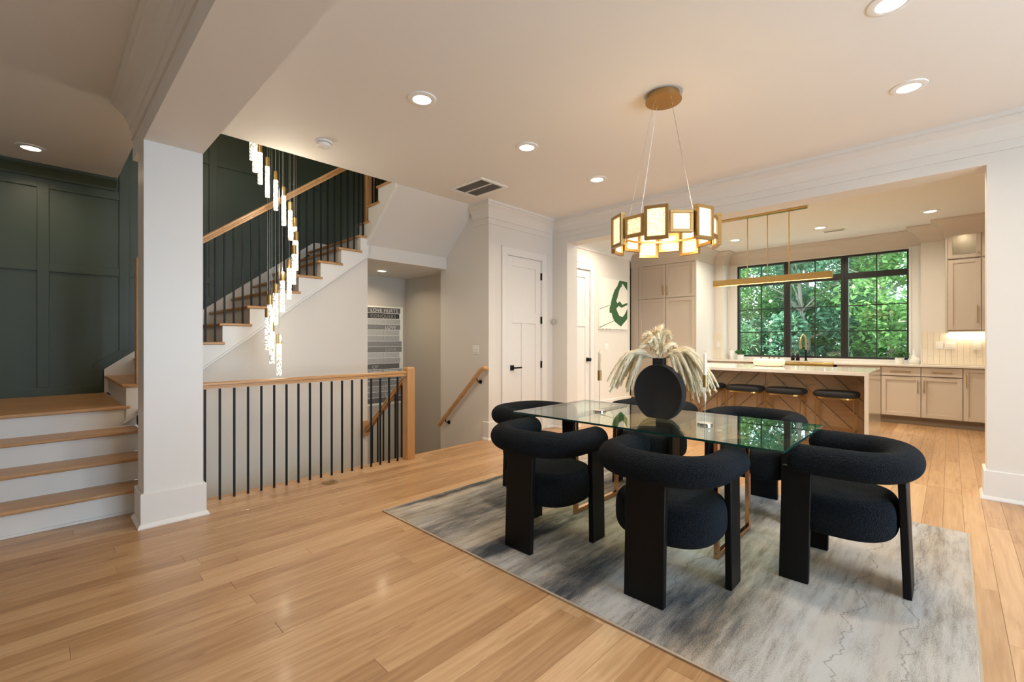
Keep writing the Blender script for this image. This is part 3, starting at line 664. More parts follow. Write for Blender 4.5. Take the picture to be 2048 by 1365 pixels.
plate('wall_outlet', 'low outlet on the artwork wall near the baseboard', 'outlet', (7.10, 4.4, .42), .072, .115, 'y', 1, True)
plate('wall_outlet', 'outlet on the backsplash nearest the kitchen window', 'outlet', (9.488, .121, 1.209), .078, .115, 'x', 1, True)
plate('light_switch', 'triple light switch between two outlets on the backsplash', 'switch', (9.488, .003, 1.206), .118, .115, 'x', 2)
plate('wall_outlet', 'outlet under the wall cabinets at the right of the backsplash', 'outlet', (9.488, -.278, 1.205), .078, .115, 'x', 1, True)
plate('wall_outlet', 'outlet on the narrow tiled pier left of the window', 'outlet', (9.488, 3.37, 1.199), .072, .115, 'x', 1, False)
th = thing('thermostat', 'small round white thermostat on the pier beside the closet', 'thermostat', (5.3, 4.225, 1.56))
obj('mount', MB().lathe([(.042, 0), (.042, -.006)], (5.3, 4.225, 1.56), 28, 0), 'plastic', th)
obj('dial', MB().lathe([(.038, -.006), (.040, -.012), (.040, -.024), (.034, -.028), (.002, -.028)], (5.3, 4.225, 1.56), 28, 0), 'chrome', th, smooth=True)

# ================================================================== dining room
rg = thing('area_rug', 'large pale grey distressed area rug under the dining set', 'rug', (3.0, 1.48, 0))
obj('pile', MB().box(1.785, 4.225, -.08, 3.045, .001, .010), 'rug', rg, bevel=.003)
bd = MB()
for a in ((1.772, 1.785, -.09, 3.055), (4.225, 4.238, -.09, 3.055), (1.785, 4.225, -.09, -.08), (1.785, 4.225, 3.045, 3.055)): bd.box(*a, .001, .0085)
obj('binding', bd, 'binding', rg)
RZ = .010

# chairs -------------------------------------------------------------
btex = bpy.data.textures.new('boucle_loops', 'CLOUDS'); btex.noise_scale = .007; btex.noise_depth = 1
def disp(o, s=.003):
    m = o.modifiers.new('loops', 'DISPLACE'); m.texture = btex; m.strength = s; m.mid_level = .5; m.texture_coords = 'LOCAL'
def superell(t, a, b, n):
    c, s = math.cos(t), math.sin(t); return (math.copysign(abs(c)**(2/n), c)*a, math.copysign(abs(s)**(2/n), s)*b)
ch0 = thing('dining_chair', 'x', 'chair', (0, 0, RZ), 0, 'black boucle dining chairs')
path = []
A0 = .485; yw = .268; xc = .235
for i in range(10): path.append((A0-(A0-xc)*i/10, yw+.004*math.sin(i/10*PI)))
for i in range(41):
    x, y = superell(PI/2+PI*i/40, .215, yw, 2.5); path.append((xc+x, y))
for i in range(1, 11): path.append((xc+(A0-xc)*i/10, -yw-.004*math.sin((10-i)/10*PI)))
# resample evenly
def resample(pp, n):
    d = [0]
    for a, b in zip(pp[:-1], pp[1:]): d.append(d[-1]+math.dist(a, b))
    out = []; j = 0
    for i in range(n):
        t = d[-1]*i/(n-1)
        while j < len(d)-2 and d[j+1] < t: j += 1
        u = (t-d[j])/max(1e-9, d[j+1]-d[j]); out.append(tuple(p+(q-p)*u for p, q in zip(pp[j], pp[j+1])))
    return out
path = resample(path, 150); tr = .079
rads = []
tot = sum(math.dist(a, b) for a, b in zip(path[:-1], path[1:]))
for i in range(150):
    s = tot*min(i, 149-i)/149; rads.append(tr*math.sqrt(max(.02, 1-(1-min(1, s/(tr*.75)))**2.6)))
rg_ = MB().tube([(x, y, .648+.0*x) for x, y in path], rads, 56, flat=.94)
o = obj('backrest_ring', rg_, 'boucle', ch0, smooth=True, local=True)
# seat cushion: rounded drum
vs_ = []; fs_ = []; prof = []
for i in range(25):
    a = -PI/2+PI*i/24; c, s = math.cos(a), math.sin(a); prof.append((1-.075/.27*(1-max(0, abs(c))**.62), .5+.5*math.copysign(abs(s)**.7, s)))
inner = [(.02, 0), (.25, 0), (.5, 0)]; prof = inner+prof+[(.5, 1.03), (.25, 1.06), (.02, 1.07)]
for r, zz in prof:
    for k in range(110):
        x, y = superell(2*PI*k/110, .25*r, .268*r, 2.6); vs_.append((.288+x, y, .262+.205*zz))
n_ = 110
for i in range(len(prof)-1):
    for k in range(n_): fs_.append((i*n_+k, i*n_+(k+1) % n_, (i+1)*n_+(k+1) % n_, (i+1)*n_+k))
fs_ += [tuple(reversed(range(n_))), tuple(range((len(prof)-1)*n_, len(prof)*n_))]
o = obj('seat', MB().add(vs_, fs_), 'boucle', ch0, smooth=True, local=True)
def plank_leg(x0, x1, y0, y1, dx, dy):
    z1 = .60; return MB().add([(x0, y0, 0), (x1, y0, 0), (x1, y1, 0), (x0, y1, 0), (x0+dx, y0+dy, z1), (x1+dx, y0+dy, z1), (x1+dx, y1+dy, z1), (x0+dx, y1+dy, z1)],
                              [(3, 2, 1, 0), (4, 5, 6, 7), (0, 1, 5, 4), (1, 2, 6, 5), (2, 3, 7, 6), (3, 0, 4, 7)])
obj('leg', plank_leg(-.012, .022, -.104, .104, .022, 0), 'bwood', ch0, bevel=.005, local=True)
for s in (-1, 1): obj('leg', plank_leg(.385, .520, s*.262-.017, s*.262+.017, -.015, 0), 'bwood', ch0, bevel=.005, local=True)
chairs = [((2.03, 1.07), 0, 'black boucle dining chair in front, centre of the near side, back to the viewer'),
          ((2.005, 1.88), 0, 'black boucle dining chair on the near side, left one, nearest the stair railing'),
          ((3.03, .145), PI/2, 'black boucle dining chair at the right head of the table'),
          ((2.90, 2.80), -PI/2, 'black boucle dining chair at the far left head of the table by the closet'),
          ((4.07, 1.09), PI, 'black boucle dining chair across the table, showing right of the glass candlestick'),
          ((4.07, 1.90), PI, 'black boucle dining chair across the table, hidden behind the round vase')]
for i, (xy, rz_, lb) in enumerate(chairs):
    if i == 0: ch0.location = (*xy, RZ); ch0['label'] = lb; first = ch0
for i, (xy, rz_, lb) in enumerate(chairs[1:]): dup(ch0, (*xy, RZ), lb, rz_)

# table ---------------------------------------------------------------
tb = thing('dining_table', 'rectangular glass dining table on polished bronze frames', 'table', (2.85, 1.42, RZ))
X0, X1, Y0, Y1 = 2.392, 3.303, .557, 2.295
def slab_glass(z0, z1):
    m = MB(); m.add([(X0, Y0, z0), (X1, Y0, z0), (X1, Y1, z0), (X0, Y1, z0), (X0, Y0, z1), (X1, Y0, z1), (X1, Y1, z1), (X0, Y1, z1)], [(3, 2, 1, 0), (4, 5, 6, 7)], 0)
    m.add([(X0, Y0, z0), (X1, Y0, z0), (X1, Y1, z0), (X0, Y1, z0), (X0, Y0, z1), (X1, Y0, z1), (X1, Y1, z1), (X0, Y1, z1)], [(0, 1, 5, 4), (1, 2, 6, 5), (2, 3, 7, 6), (3, 0, 4, 7)], 1); return m
obj('glass_top', slab_glass(.748, .760), ['tglass', 'gedge'], tb)
for yb in (.975, 1.975):
    f = MB(); a, b, t, wd = 2.705, 3.300, .034, .026
    f.box(a, b, yb-wd/2, yb+wd/2, RZ, RZ+t).box(a, b, yb-wd/2, yb+wd/2, .708, .742).box(a, a+t, yb-wd/2, yb+wd/2, RZ+t, .708).box(b-t, b, yb-wd/2, yb+wd/2, RZ+t, .708)
    fo = obj('base_frame', f, 'bronze', tb, bevel=.002)
    for x in (a+.06, b-.06): obj('glass_pad', MB().cyl((x, yb, .742), .012, .006, 14), 'plastic', fo)

# vase ------------------------------------------------------------------
vc = (2.84, 1.385); R_ = .183
va = thing('vase', 'flat round matte black vase with a short square neck', 'vase', (*vc, .760))
pts = []
zc = .760+.172
for k in range(72):
    a = -PI/2+2*PI*k/72; y = R_*.93*math.cos(a); z = R_*1.02*math.sin(a)
    if z < -.172: continue
    pts.append((vc[1]+y, zc+z))
va_b = MB()
n = len(pts); lay = [(-.028, .93), (-.032, .97), (-.029, .99), (-.022, 1.0), (.022, 1.0), (.029, .99), (.032, .97), (.028, .93)]
vv = []
for dx, s in lay:
    for (y, z) in pts: vv.append((vc[0]+dx, vc[1]+(y-vc[1])*s, max(.760, zc+(z-zc)*s) if z > .7605 else .760))
ff = [(i*n+k, i*n+(k+1) % n, (i+1)*n+(k+1) % n, (i+1)*n+k) for i in range(len(lay)-1) for k in range(n)]
ff = [f[::-1] for f in ff]+[tuple(range(n)), tuple(reversed(range((len(lay)-1)*n, len(lay)*n)))]
obj('body', va_b.add(vv, ff), 'plaster', va, smooth=True)
zt = zc+R_*1.02
nk = MB(); nw, nd, nh = .036, .026, .052
for (a, b) in ((-nw, -nw+.006), (nw-.006, nw)): nk.box(vc[0]-nd, vc[0]+nd, vc[1]+a, vc[1]+b, zt-.012, zt+nh-.012)
for (a, b) in ((-nd, -nd+.006), (nd-.006, nd)): nk.box(vc[0]+a, vc[0]+b, vc[1]-nw+.006, vc[1]+nw-.006, zt-.012, zt+nh-.012)
nk.box(vc[0]-nd, vc[0]+nd, vc[1]-nw, vc[1]+nw, zt-.013, zt-.006)
obj('neck', nk, 'plaster', va, bevel=.0015)
# pampas ------------------------------------------------------------------
pb = thing('pampas_bouquet', 'spreading bunch of cream dried pampas plumes in the black vase', 'dried flowers', (vc[0], vc[1], zt+.03))
CR = Vector((math.sin(CA), -math.cos(CA), 0)); CF = Vector((math.cos(CA), math.sin(CA), 0))
def plume(dirv, rise, reach, drop, fluff, n, parent, f_start=.3):
    """dirv horizontal unit direction, quadratic arch"""
    base = Vector((vc[0], vc[1], zt+.0))
    p = []
    for i in range(25):
        t = i/24; hor = reach*(t**.8 if drop > .1 else t); z = .03+rise*math.sin(min(1, t*1.5)*PI/2)-drop*max(0, t-.30)**1.8/.7**1.8
        p.append(base+dirv*hor+Vector((0, 0, z)))
    mb = MB(); mb.tube(p, [.0017]*12+[.0017-.0014*(i/12) for i in range(13)], 4)
    for q in range(n):
        t = f_start+(1-f_start)*random.random()**.85; i = min(23, int(t*24)); u = t*24-i; c = p[i].lerp(p[i+1], u); tg = (p[i+1]-p[i]).normalized()
        w_ = Vector((random.gauss(0, 1), random.gauss(0, 1), random.gauss(0, 1))); w_ = (w_-tg*w_.dot(tg)).normalized()
        ln = fluff*(.5+.8*random.random())*(1-.55*max(0, (t-.55)/.45))*(.45+.55*min(1, (t-f_start)/.15))
        d1 = (tg*1.0+w_*.55).normalized(); e1 = c+d1*ln*.55; e2 = e1+(tg*1.0+w_*.15+Vector((0, 0, -.55))).normalized()*ln*.6
        sd_ = tg.cross(w_).normalized()*(.0017+.0008*random.random())
        mb.add([c-sd_*.5, c+sd_*.5, e1+sd_, e1-sd_, e2], [(0, 1, 2, 3), (3, 2, 4)])
    obj('plume', mb, 'pampas', parent)
def hd(right, back): v = CR*right+CF*back; return v.normalized()
random.seed(21)
ups = [(-.6, .1, .10, .135, .17), (-.35, .3, .05, .14, .20), (-.15, -.2, .02, .15, .17), (.15, .2, .03, .165, .19), (.35, -.2, .06, .14, .15), (-.85, -.1, .12, .08, .13), (-.5, -.3, .09, .11, .16), (.7, .2, .155, .075, .12)]
for rt_, bk, reach, rise, _ in ups: plume(hd(rt_, bk), rise+.03, reach, .02 if reach < .15 else .05, .046, 800, pb, .14)
for i in range(10):   # short dense tuft at the neck
    plume(hd(random.uniform(-1, 1), random.uniform(-1, 1)), random.uniform(.05, .10), random.uniform(.03, .08), .01, .04, 420, pb, .08)
for i in range(21):   # right droopers
    a = random.uniform(-.5, .6); reach = random.uniform(.17, .36); plume(hd(1, a), random.uniform(.05, .10), reach, random.uniform(.20, .34), .045, 800, pb, .10)
for i in range(4):    # droopers falling in front of the vase's right side
    plume(hd(random.uniform(.8, 1.1), -.6), random.uniform(.04, .08), random.uniform(.12, .22), random.uniform(.14, .26), .042, 700, pb, .10)
for i in range(14):   # left droopers
    a = random.uniform(.15, .9); reach = random.uniform(.17, .34); plume(hd(-1, a), random.uniform(.04, .08), reach, random.uniform(.16, .29), .045, 750, pb, .10)
# candlesticks ------------------------------------------------------------
def candlestick(x, y, zs, lb1, lb2):
    t = thing('candlestick', lb1, 'candle holder', (x, y, .760), 0, 'slim candlesticks on the glass table')
    obj('base', MB().lathe([(.045, 0), (.045, .011), (.043, .013), (.006, .013)], (x, y, .760), 36), 'chrome', t, smooth=True)
    obj('stem', MB().cyl((x, y, .773), .0030, zs-.773, 10), 'chrome', t, smooth=True)
    obj('cup', MB().lathe([(.004, 0), (.0135, .001), (.0135, .075), (.0120, .075), (.0120, .004), (.002, .004)], (x, y, zs), 20), 'darkbrass', t, smooth=True)
    c = obj('candle', MB().lathe([(.0105, 0), (.0105, .02), (.0095, .19), (.006, .203), (.002, .206)], (x, y, zs+.006), 16), 'candle', smooth=True)
    tag(c, lb2, 'candle', 'tapered candles in the candlesticks')
    obj('wick', MB().tube([(x, y, zs+.211), (x, y, zs+.221)], .0008, 5), 'blackm', c)
candlestick(2.82, 1.08, .988, 'slim brass candlestick right of the round vase', 'ivory taper candle right of the vase')
candlestick(2.812, 1.83, .985, 'slim brass candlestick left of the round vase', 'ivory taper candle left of the vase')

# chandelier ---------------------------------------------------------------
cc = (3.12, 1.49); RR = .338
cd = thing('ring_chandelier', 'ring chandelier of brass-framed lit glass panels over the table', 'chandelier', (*cc, 1.95))
obj('canopy', MB().lathe([(.105, 0), (.112, -.004), (.112, -.040), (.125, -.044), (.125, -.052), (.002, -.054)], (*cc, CE), 40), 'darkbrass', cd, smooth=True)
a_cam = math.atan2(-cc[1], -cc[0])
for k in range(14):
    a = a_cam+math.radians(-7+k*360/14); tall = k % 2 == 0
    wd, zb, zt_ = (.152, 1.935, 2.155) if tall else (.150, 1.975, 2.118)
    r0 = RR+(.018 if tall else 0); c_, s_ = math.cos(a), math.sin(a)
    def loc2(u, v, z): return (cc[0]+c_*(r0+v)-s_*u, cc[1]+s_*(r0+v)+c_*u, z)
    fw = .020; dp = .016
    def bx(u0, u1, v0, v1, z0, z1):
        m = MB().box(u0, u1, v0, v1, z0, z1); m.v = [loc2(x, y, z) for x, y, z in m.v]; m.f = [f[::-1] for f in m.f]; return m
    f = MB()
    for q in ((-wd/2, wd/2, -dp, dp, zb, zb+fw), (-wd/2, wd/2, -dp, dp, zt_-fw, zt_), (-wd/2, -wd/2+fw, -dp, dp, zb+fw, zt_-fw), (wd/2-fw, wd/2, -dp, dp, zb+fw, zt_-fw)):
        m = bx(*q); f.add(m.v, m.f)
    fo = obj('panel_frame', f, 'darkbrass', cd, bevel=.0012, seg=1)
    obj('lit_glass', bx(-wd/2+fw, wd/2-fw, -.006, .006, zb+fw, zt_-fw), 'litpanel', fo)
obj('inner_ring', MB().sweep([(cc[0]+(RR-.03)*math.cos(-2*PI*i/56), cc[1]+(RR-.03)*math.sin(-2*PI*i/56)) for i in range(57)], [(0, 2.04), (.006, 2.04), (.006, 2.055), (0, 2.055)]), 'darkbrass', cd)
for k in range(4):
    a = a_cam+PI/4+k*PI/2-.1; p0 = Vector((cc[0]+.075*math.cos(a), cc[1]+.075*math.sin(a), CE-.053)); p1 = Vector((cc[0]+(RR-.026)*math.cos(a), cc[1]+(RR-.026)*math.sin(a), 2.06))
    obj('suspension_wire', MB().tube([p0, p1], .0011, 5), 'wire', cd); obj('wire_grip', MB().cyl((p0.x, p0.y, CE-.064), .005, .011, 10), 'brass', cd)
pl = bpy.data.lights.new('chandelier_glow', 'POINT'); pl.energy = 9; pl.color = (1, .68, .36); pl.shadow_soft_size = .05
po = bpy.data.objects.new('chandelier_glow', pl); C.objects.link(po); po.location = (*cc, 2.05)

# cascade of crystal pendants in the stairwell -------------------------------
cas = thing('pendant_cascade', 'spiral cascade of lit bubbled glass pendants hanging in the stairwell', 'chandelier', (1.63, 4.80, 5.9))
pend = [(504, 256, 321), (510, 281, 346), (520.4, 306, 370), (535, 333.6, 398.5), (551.4, 361, 425), (567.5, 392.3, 455), (580.7, 422, 483.7), (589.5, 454, 518), (592.3, 482, 545), (587.7, 509, 568), (578.4, 537.5, 596), (564.9, 562, 621), (551, 587, 646), (539.5, 609.7, 668), (535, 635.8, 695), (543.8, 663.7, 723.6), (558.4, 688, 749)]
obj('canopy_plate', MB().lathe([(.30, 0), (.30, -.03), (.28, -.04), (.002, -.04)], (1.63, 4.80, 5.9), 40), 'brass', cas, smooth=True)
SC = Vector((1.63, 4.80, 0)); dc = SC.dot(CF); lc = SC.dot(CR)
for i, (px, yt, yb) in enumerate(pend):
    a = math.radians(-155+i*24.5)          # helix angle, radius from the centre line
    dep = .22*math.cos(a)
    d_ = dc+dep; lat = (px-1024)/910*d_; p = CF*d_+CR*lat
    z1 = 1.27+(683-yt)*d_/910; ln = .305; z0 = z1-ln; zc_ = z1+.088
    pr_ = obj('glass_rod', MB().lathe([(.0205, 0), (.022, .002), (.022, ln)], (p.x, p.y, z0), 20), 'crystal', cas, smooth=True)
    obj('cap', MB().lathe([(.0225, 0), (.0225, .088), (.006, .090), (.005, .100), (.002, .100)], (p.x, p.y, z1), 20), 'brass', pr_, smooth=True)
    obj('suspension_wire', MB().tube([(p.x, p.y, zc_+.01), (p.x, p.y, 5.86)], .0013, 5), 'wire', pr_)

for z, e in ((1.3, 2.6), (1.95, 4), (2.7, 6), (3.8, 12)):
    q = bpy.data.lights.new('cascade_glow', 'POINT'); q.energy = e; q.color = (1, .86, .66); q.shadow_soft_size = .05
    qo = bpy.data.objects.new('cascade_glow', q); C.objects.link(qo); qo.location = (1.63, 4.62, z)

# ================================================================== kitchen
def shaker(mb, y0, y1, z0, z1, xf, rail=.055, dep=.02, rec=.013):
    """door/drawer front facing -X, front plane xf"""
    mb.box(xf, xf+dep, y0, y0+rail, z0, z1).box(xf, xf+dep, y1-rail, y1, z0, z1).box(xf, xf+dep, y0+rail, y1-rail, z0, z0+rail).box(xf, xf+dep, y0+rail, y1-rail, z1-rail, z1)
    mb.box(xf+rec, xf+dep, y0+rail, y1-rail, z0+rail, z1-rail); return mb
def bar(y, z, ln, xf, parent, vert=True, r=.0055):
    m = MB()
    if vert: m.box(xf-.034, xf-.024, y-r, y+r, z-ln/2, z+ln/2).box(xf-.026, xf, y-.004, y+.004, z-ln/2+.02, z-ln/2+.028).box(xf-.026, xf, y-.004, y+.004, z+ln/2-.028, z+ln/2-.02)
    else: m.box(xf-.034, xf-.024, y-ln/2, y+ln/2, z-r, z+r).box(xf-.026, xf, y-ln/2+.02, y-ln/2+.028, z-.004, z+.004).box(xf-.026, xf, y+ln/2-.028, y+ln/2-.02, z-.004, z+.004)
    obj('handle', m, 'brass', parent, bevel=.001, seg=1)
def base_cabinet(y0, y1, label, drawer=True, hside=1):
    t = thing('base_cabinet', label, 'cabinet', (9.45, (y0+y1)/2, 0), 0, 'taupe base cabinets along the window wall')
    xf = 9.18; g = .004
    obj('carcass', B(xf+.021, 9.79 if .4 < y0 < 2.8 else 9.495, y0+.0005, y1-.0005, .105, .880), 'toe_gap', t); obj('toe_kick', B(xf+.085, xf+.10, y0, y1, 0, .105), 'toe_gap', t)  # carcass painted dark, putting shade into the gaps around the doors
    zt_ = .728 if drawer else .875
    d = obj('door', shaker(MB(), y0+g, y1-g, .125, zt_, xf), 'cab', t, bevel=.0012, seg=1)
    bar(y0+.035 if hside < 0 else y1-.035, zt_-.14 if drawer else zt_-.17, .19, xf, d)
    if drawer:
        q = obj('drawer', B(xf, xf+.02, y0+g, y1-g, .742, .875), 'cab', t, bevel=.0015, seg=1); bar((y0+y1)/2, .812, min(.24, (y1-y0)*.5), xf, q, False)
    return t
base_cabinet(-.129-.47, -.129, 'base cabinet with full-height door at the far right, beside the pier', False, 1)
base_cabinet(-.129, .319, 'base cabinet with one drawer, directly left of the full-height door', True, 1)
base_cabinet(.319, .787, 'base cabinet with one drawer, just right of the island end', True, -1)
base_cabinet(.787, 1.36, 'base cabinet right of the brass sink, behind the island end', True, 1)
base_cabinet(2.26, 2.86, 'base cabinet left of the brass sink, behind the island', True, -1)
base_cabinet(2.86, 3.458, 'base cabinet beside the tall pantry, behind the island', True, 1)
sc_ = thing('sink_cabinet', 'low cabinet carrying the brass apron sink', 'cabinet', (9.45, 1.81, 0))
obj('carcass', B(9.20, 9.79, 1.3605, 2.2595, .105, .66), 'cab', sc_); obj('toe_kick', B(9.265, 9.28, 1.36, 2.26, 0, .105), 'toe_gap', sc_)
for a, b in ((1.362, 1.808), (1.812, 2.258)): obj('door', shaker(MB(), a, b, .125, .655, 9.18), 'cab', sc_, bevel=.0012, seg=1)
sk = MB(); sa, sb = 1.40, 2.22
sk.box(9.145, 9.165, sa, sb, .67, .893).box(9.60, 9.62, sa, sb, .67, .893).box(9.165, 9.60, sa, sa+.02, .67, .893).box(9.165, 9.60, sb-.02, sb, .67, .893).box(9.165, 9.60, sa+.02, sb-.02, .67, .69)
tag(obj('apron_sink', sk, 'brass', bevel=.006), 'brushed brass apron-front sink in the window counter', 'sink')
ctm = MB().box(9.145, 9.80, .334, sa-.002, .884, .914).box(9.145, 9.80, sb+.002, 3.27, .884, .914).box(9.625, 9.80, sa-.002, sb+.002, .884, .914).box(9.145, 9.50, -.62, .334, .884, .914).box(9.145, 9.50, 3.27, 3.455, .884, .914)
tag(obj('countertop', ctm, 'quartz', bevel=.002, seg=1), 'pale quartz countertop under the grid window', 'countertop')
# backsplash tiles
def tiles(y0, y1, z0, z1, parent_label):
    t = thing('backsplash', parent_label, 'backsplash', (9.49, (y0+y1)/2, z0))
    mesh_cache = {}; wd = .0655; y = y0; k = 0
    obj('grout', B(9.496, 9.4995, y0, y1, z0, z1), 'quartz', t)
    while y < y1-.004:
        yb = min(y+wd, y1); z = z0-(.0 if k % 2 else .125)
        while z < z1-.004:
            zb = min(z+.25, z1); za = max(z, z0)
            if zb-za > .01:
                obj('tile', B(9.489, 9.496, y+.001, yb-.001, za+.001, zb-.001), 'tile', t, bevel=.0015, seg=1)
            z += .25
        y = yb; k += 1
M['tile'] = mat('handmade_tile', (.74, .68, .58), .18)
tiles(-.60, .334, .916, 1.408, 'cream vertical tile backsplash right of the window')
tiles(3.272, 3.458, .916, 1.42, 'narrow strip of vertical tiles left of the window')
# wall cabinets
def upper(y0, y1, label, lit):
    t = thing('wall_cabinet', label, 'cabinet', (9.35, (y0+y1)/2, 1.41), 0, 'taupe wall cabinets at the right')
    g = .004; xf = 9.2
    obj('carcass', MB().box(xf+.021, 9.488, y0, y0+.018, 1.41, 2.895).box(xf+.021, 9.488, y1-.018, y1, 1.41, 2.895).box(xf+.021, 9.488, y0+.018, y1-.018, 1.41, 1.43).box(xf+.021, 9.488, y0+.018, y1-.018, 2.46, 2.48).box(xf+.021, 9.488, y0+.018, y1-.018, 2.875, 2.895).box(9.47, 9.488, y0+.018, y1-.018, 1.43, 2.875), 'cab', t)
    d = obj('door', shaker(MB(), y0+g, y1-g, 1.432, 2.452, xf), 'cab', t, bevel=.0012, seg=1); bar(y0+.04, 1.66, .26, xf, d)
    r = .052
    f = MB().box(xf, xf+.02, y0+g, y0+r, 2.47, 2.885).box(xf, xf+.02, y1-r, y1-g, 2.47, 2.885).box(xf, xf+.02, y0+r, y1-r, 2.47, 2.47+r).box(xf, xf+.02, y0+r, y1-r, 2.885-r, 2.885)
    d2 = obj('glazed_door', f, 'cab', t, bevel=.0012, seg=1); obj('pane', B(xf+.009, xf+.012, y0+r, y1-r, 2.47+r, 2.885-r), 'glass', d2)
    obj('knob', MB().lathe([(.004, 0), (.004, -.014), (.011, -.018), (.011, -.026), (.002, -.028)], (xf, y0+.03, 2.53), 14, 0), 'brass', d2, smooth=True)
    obj('puck_light', MB().cyl((9.36, (y0+y1)/2, 2.868), .025, .007, 16), 'puck', t)
    q = bpy.data.lights.new('lamp', 'AREA'); q.shape = 'DISK'; q.size = .05; q.energy = .45; q.color = WARM
    qo = bpy.data.objects.new('lamp', q); C.objects.link(qo); qo.location = (9.36, (y0+y1)/2, 2.862)
    return t
upper(-.314, .032, 'wall cabinet with lit glazed top door, nearest the window', True); upper(-.66, -.314, 'wall cabinet with lit glazed top door, cut off by the pier', True)
obj_ = obj('filler_strip', B(9.2, 9.488, .032, .055, 1.41, 2.895), 'cab'); tag(obj_, 'narrow taupe end panel beside the wall cabinet', 'panel')
bk = thing('black_dish', 'black rectangular dish inside the lit glazed cabinet', 'dish', (9.36, -.155, 2.48))
bk_m = MB().prism([(-.06, 0), (.06, 0), (.075, .06), (.067, .06), (.053, .008), (-.053, .008), (-.067, .06), (-.075, .06)], 0, -.05, .05)
bk_m.v = [(x+9.36, y-.155, z+2.48) for x, y, z in bk_m.v]; obj('dish_body', bk_m, 'blackm', bk); obj('rim', B(9.31, 9.315, -.215, -.095, 2.48, 2.54), 'blackm', bk)
ls = obj('led_strip', B(9.46, 9.472, -.62, .02, 1.400, 1.409), 'led'); tag(ls, 'warm light strip under the wall cabinets', 'light strip')
area('led_glow', (9.455, -.30, 1.396), (0, 0, 0), .02, .64, 3.2, (1, .80, .52))
# pantry
pn = thing('pantry_cabinet', 'tall taupe pantry cabinet with paired doors and brass pulls', 'cabinet', (9.1, 4.1, 0))
obj('carcass', B(8.621, 9.49, 3.462, 4.82, .105, 2.85), 'toe_gap', pn); obj('toe_kick', B(8.69, 8.70, 3.462, 4.82, 0, .105), 'toe_gap', pn); obj('side_panel', B(8.60, 9.49, 3.452, 3.462, 0, 2.85), 'white', pn)  # dark carcass colour stands for the shade in the door gaps
obj('filler', MB().box(8.6, 8.62, 4.655, 4.82, .105, 2.85).box(8.6, 8.62, 3.462, 3.48, .105, 2.85).box(8.6, 8.62, 3.48, 4.655, 2.80, 2.85), 'cab', pn)
for (a, b, hs) in ((3.484, 4.061, 1), (4.071, 4.649, -1)):
    for (z0, z1, hz, hl) in ((2.131, 2.795, 2.275, .20), (1.130, 2.122, 1.35, .30), (.125, 1.121, .90, .30)):
        d = obj('door', shaker(MB(), a, b, z0, z1, 8.6, .06), 'cab', pn, bevel=.0012, seg=1); bar(4.066-hs*.04, hz, hl, 8.6, d)
# island
isl = thing('kitchen_island', 'kitchen island with white waterfall top and chevron oak front', 'island', (7.05, 1.795, 0))
obj('counter_slab', B(6.45, 7.65, .66, 2.93, .875, .915), 'quartz', isl, bevel=.002, seg=1)
obj('waterfall_panel', B(6.45, 7.65, .66, .70, 0, .875), 'quartz', isl, bevel=.002, seg=1); obj('waterfall_panel', B(6.45, 7.65, 2.89, 2.93, 0, .875), 'quartz', isl, bevel=.002, seg=1)
obj('carcass', B(6.816, 7.63, .70, 2.89, .0, .875), 'toe_gap', isl)
cen = 1.795; hh = .875
def clip(poly, ins, inter):
    out = []
    for i in range(len(poly)):
        a, b = poly[i], poly[(i+1) % len(poly)]
        if ins(a): out.append(a)
        if ins(a) != ins(b): out.append(inter(a, b))
    return out
def clip_rect(poly, y0, y1, z0, z1):
    for ax, v, sg in ((0, y0, 1), (0, y1, -1), (1, z0, 1), (1, z1, -1)):
        if not poly: break
        poly = clip(poly, lambda p: sg*(p[ax]-v) >= -1e-9, lambda a, b: tuple(a[k]+(b[k]-a[k])*(v-a[ax])/(b[ax]-a[ax]) for k in (0, 1)))
    return poly
step = .225
for side in (-1, 1):
    for i in range(-1, 12):
        # Λ chevrons: boards fall away from the centre line at 45 degrees
        c0 = i*step-.2; g = .006
        def zt2(y, c): return c - abs(y-cen)
        ya, yb_ = (cen-1.2, cen) if side < 0 else (cen, cen+1.2)
        poly = [(ya, zt2(ya, c0)+g), (yb_, zt2(yb_, c0)+g), (yb_, zt2(yb_, c0+step)-g), (ya, zt2(ya, c0+step)-g)]
        poly = clip_rect(poly, max(ya, .70)+(.002 if side > 0 else 0), min(yb_, 2.89)-(.002 if side < 0 else 0), .0, hh)
        if len(poly) > 2: obj('plank', MB().prism(poly, 0, 6.80, 6.815), 'isl', isl)
# stools
s0 = thing('bar_stool', 'x', 'stool', (0, 0, 0), 0, 'backless counter stools at the island')
sp = [superell(2*PI*k/40, .20, .225, 3.2) for k in range(40)]
def drum(scales, z):  # rounded slab
    v = []; 
    for s, zz in scales: v += [(x*s, y*s, zz) for x, y in sp]
    f = [(i*40+k, i*40+(k+1) % 40, (i+1)*40+(k+1) % 40, (i+1)*40+k) for i in range(len(scales)-1) for k in range(40)]
    return MB().add(v, f+[tuple(reversed(range(40))), tuple(range((len(scales)-1)*40, len(scales)*40))])
obj('cushion', drum([(.9, .608), (.97, .613), (1, .628), (1, .650), (.97, .664), (.90, .672), (.5, .677), (.05, .678)], 0), 'cushion', s0, smooth=True, local=True)
obj('seat_frame', drum([(.86, .588), (.88, .588), (.88, .608), (.86, .608)], 0), 'brass', s0, local=True)
for sx in (-1, 1):
    for sy in (-1, 1): obj('leg', MB().box(sx*.15-.006, sx*.15+.006, sy*.185-.006, sy*.185+.006, 0, .59), 'darkbrass', s0, local=True)
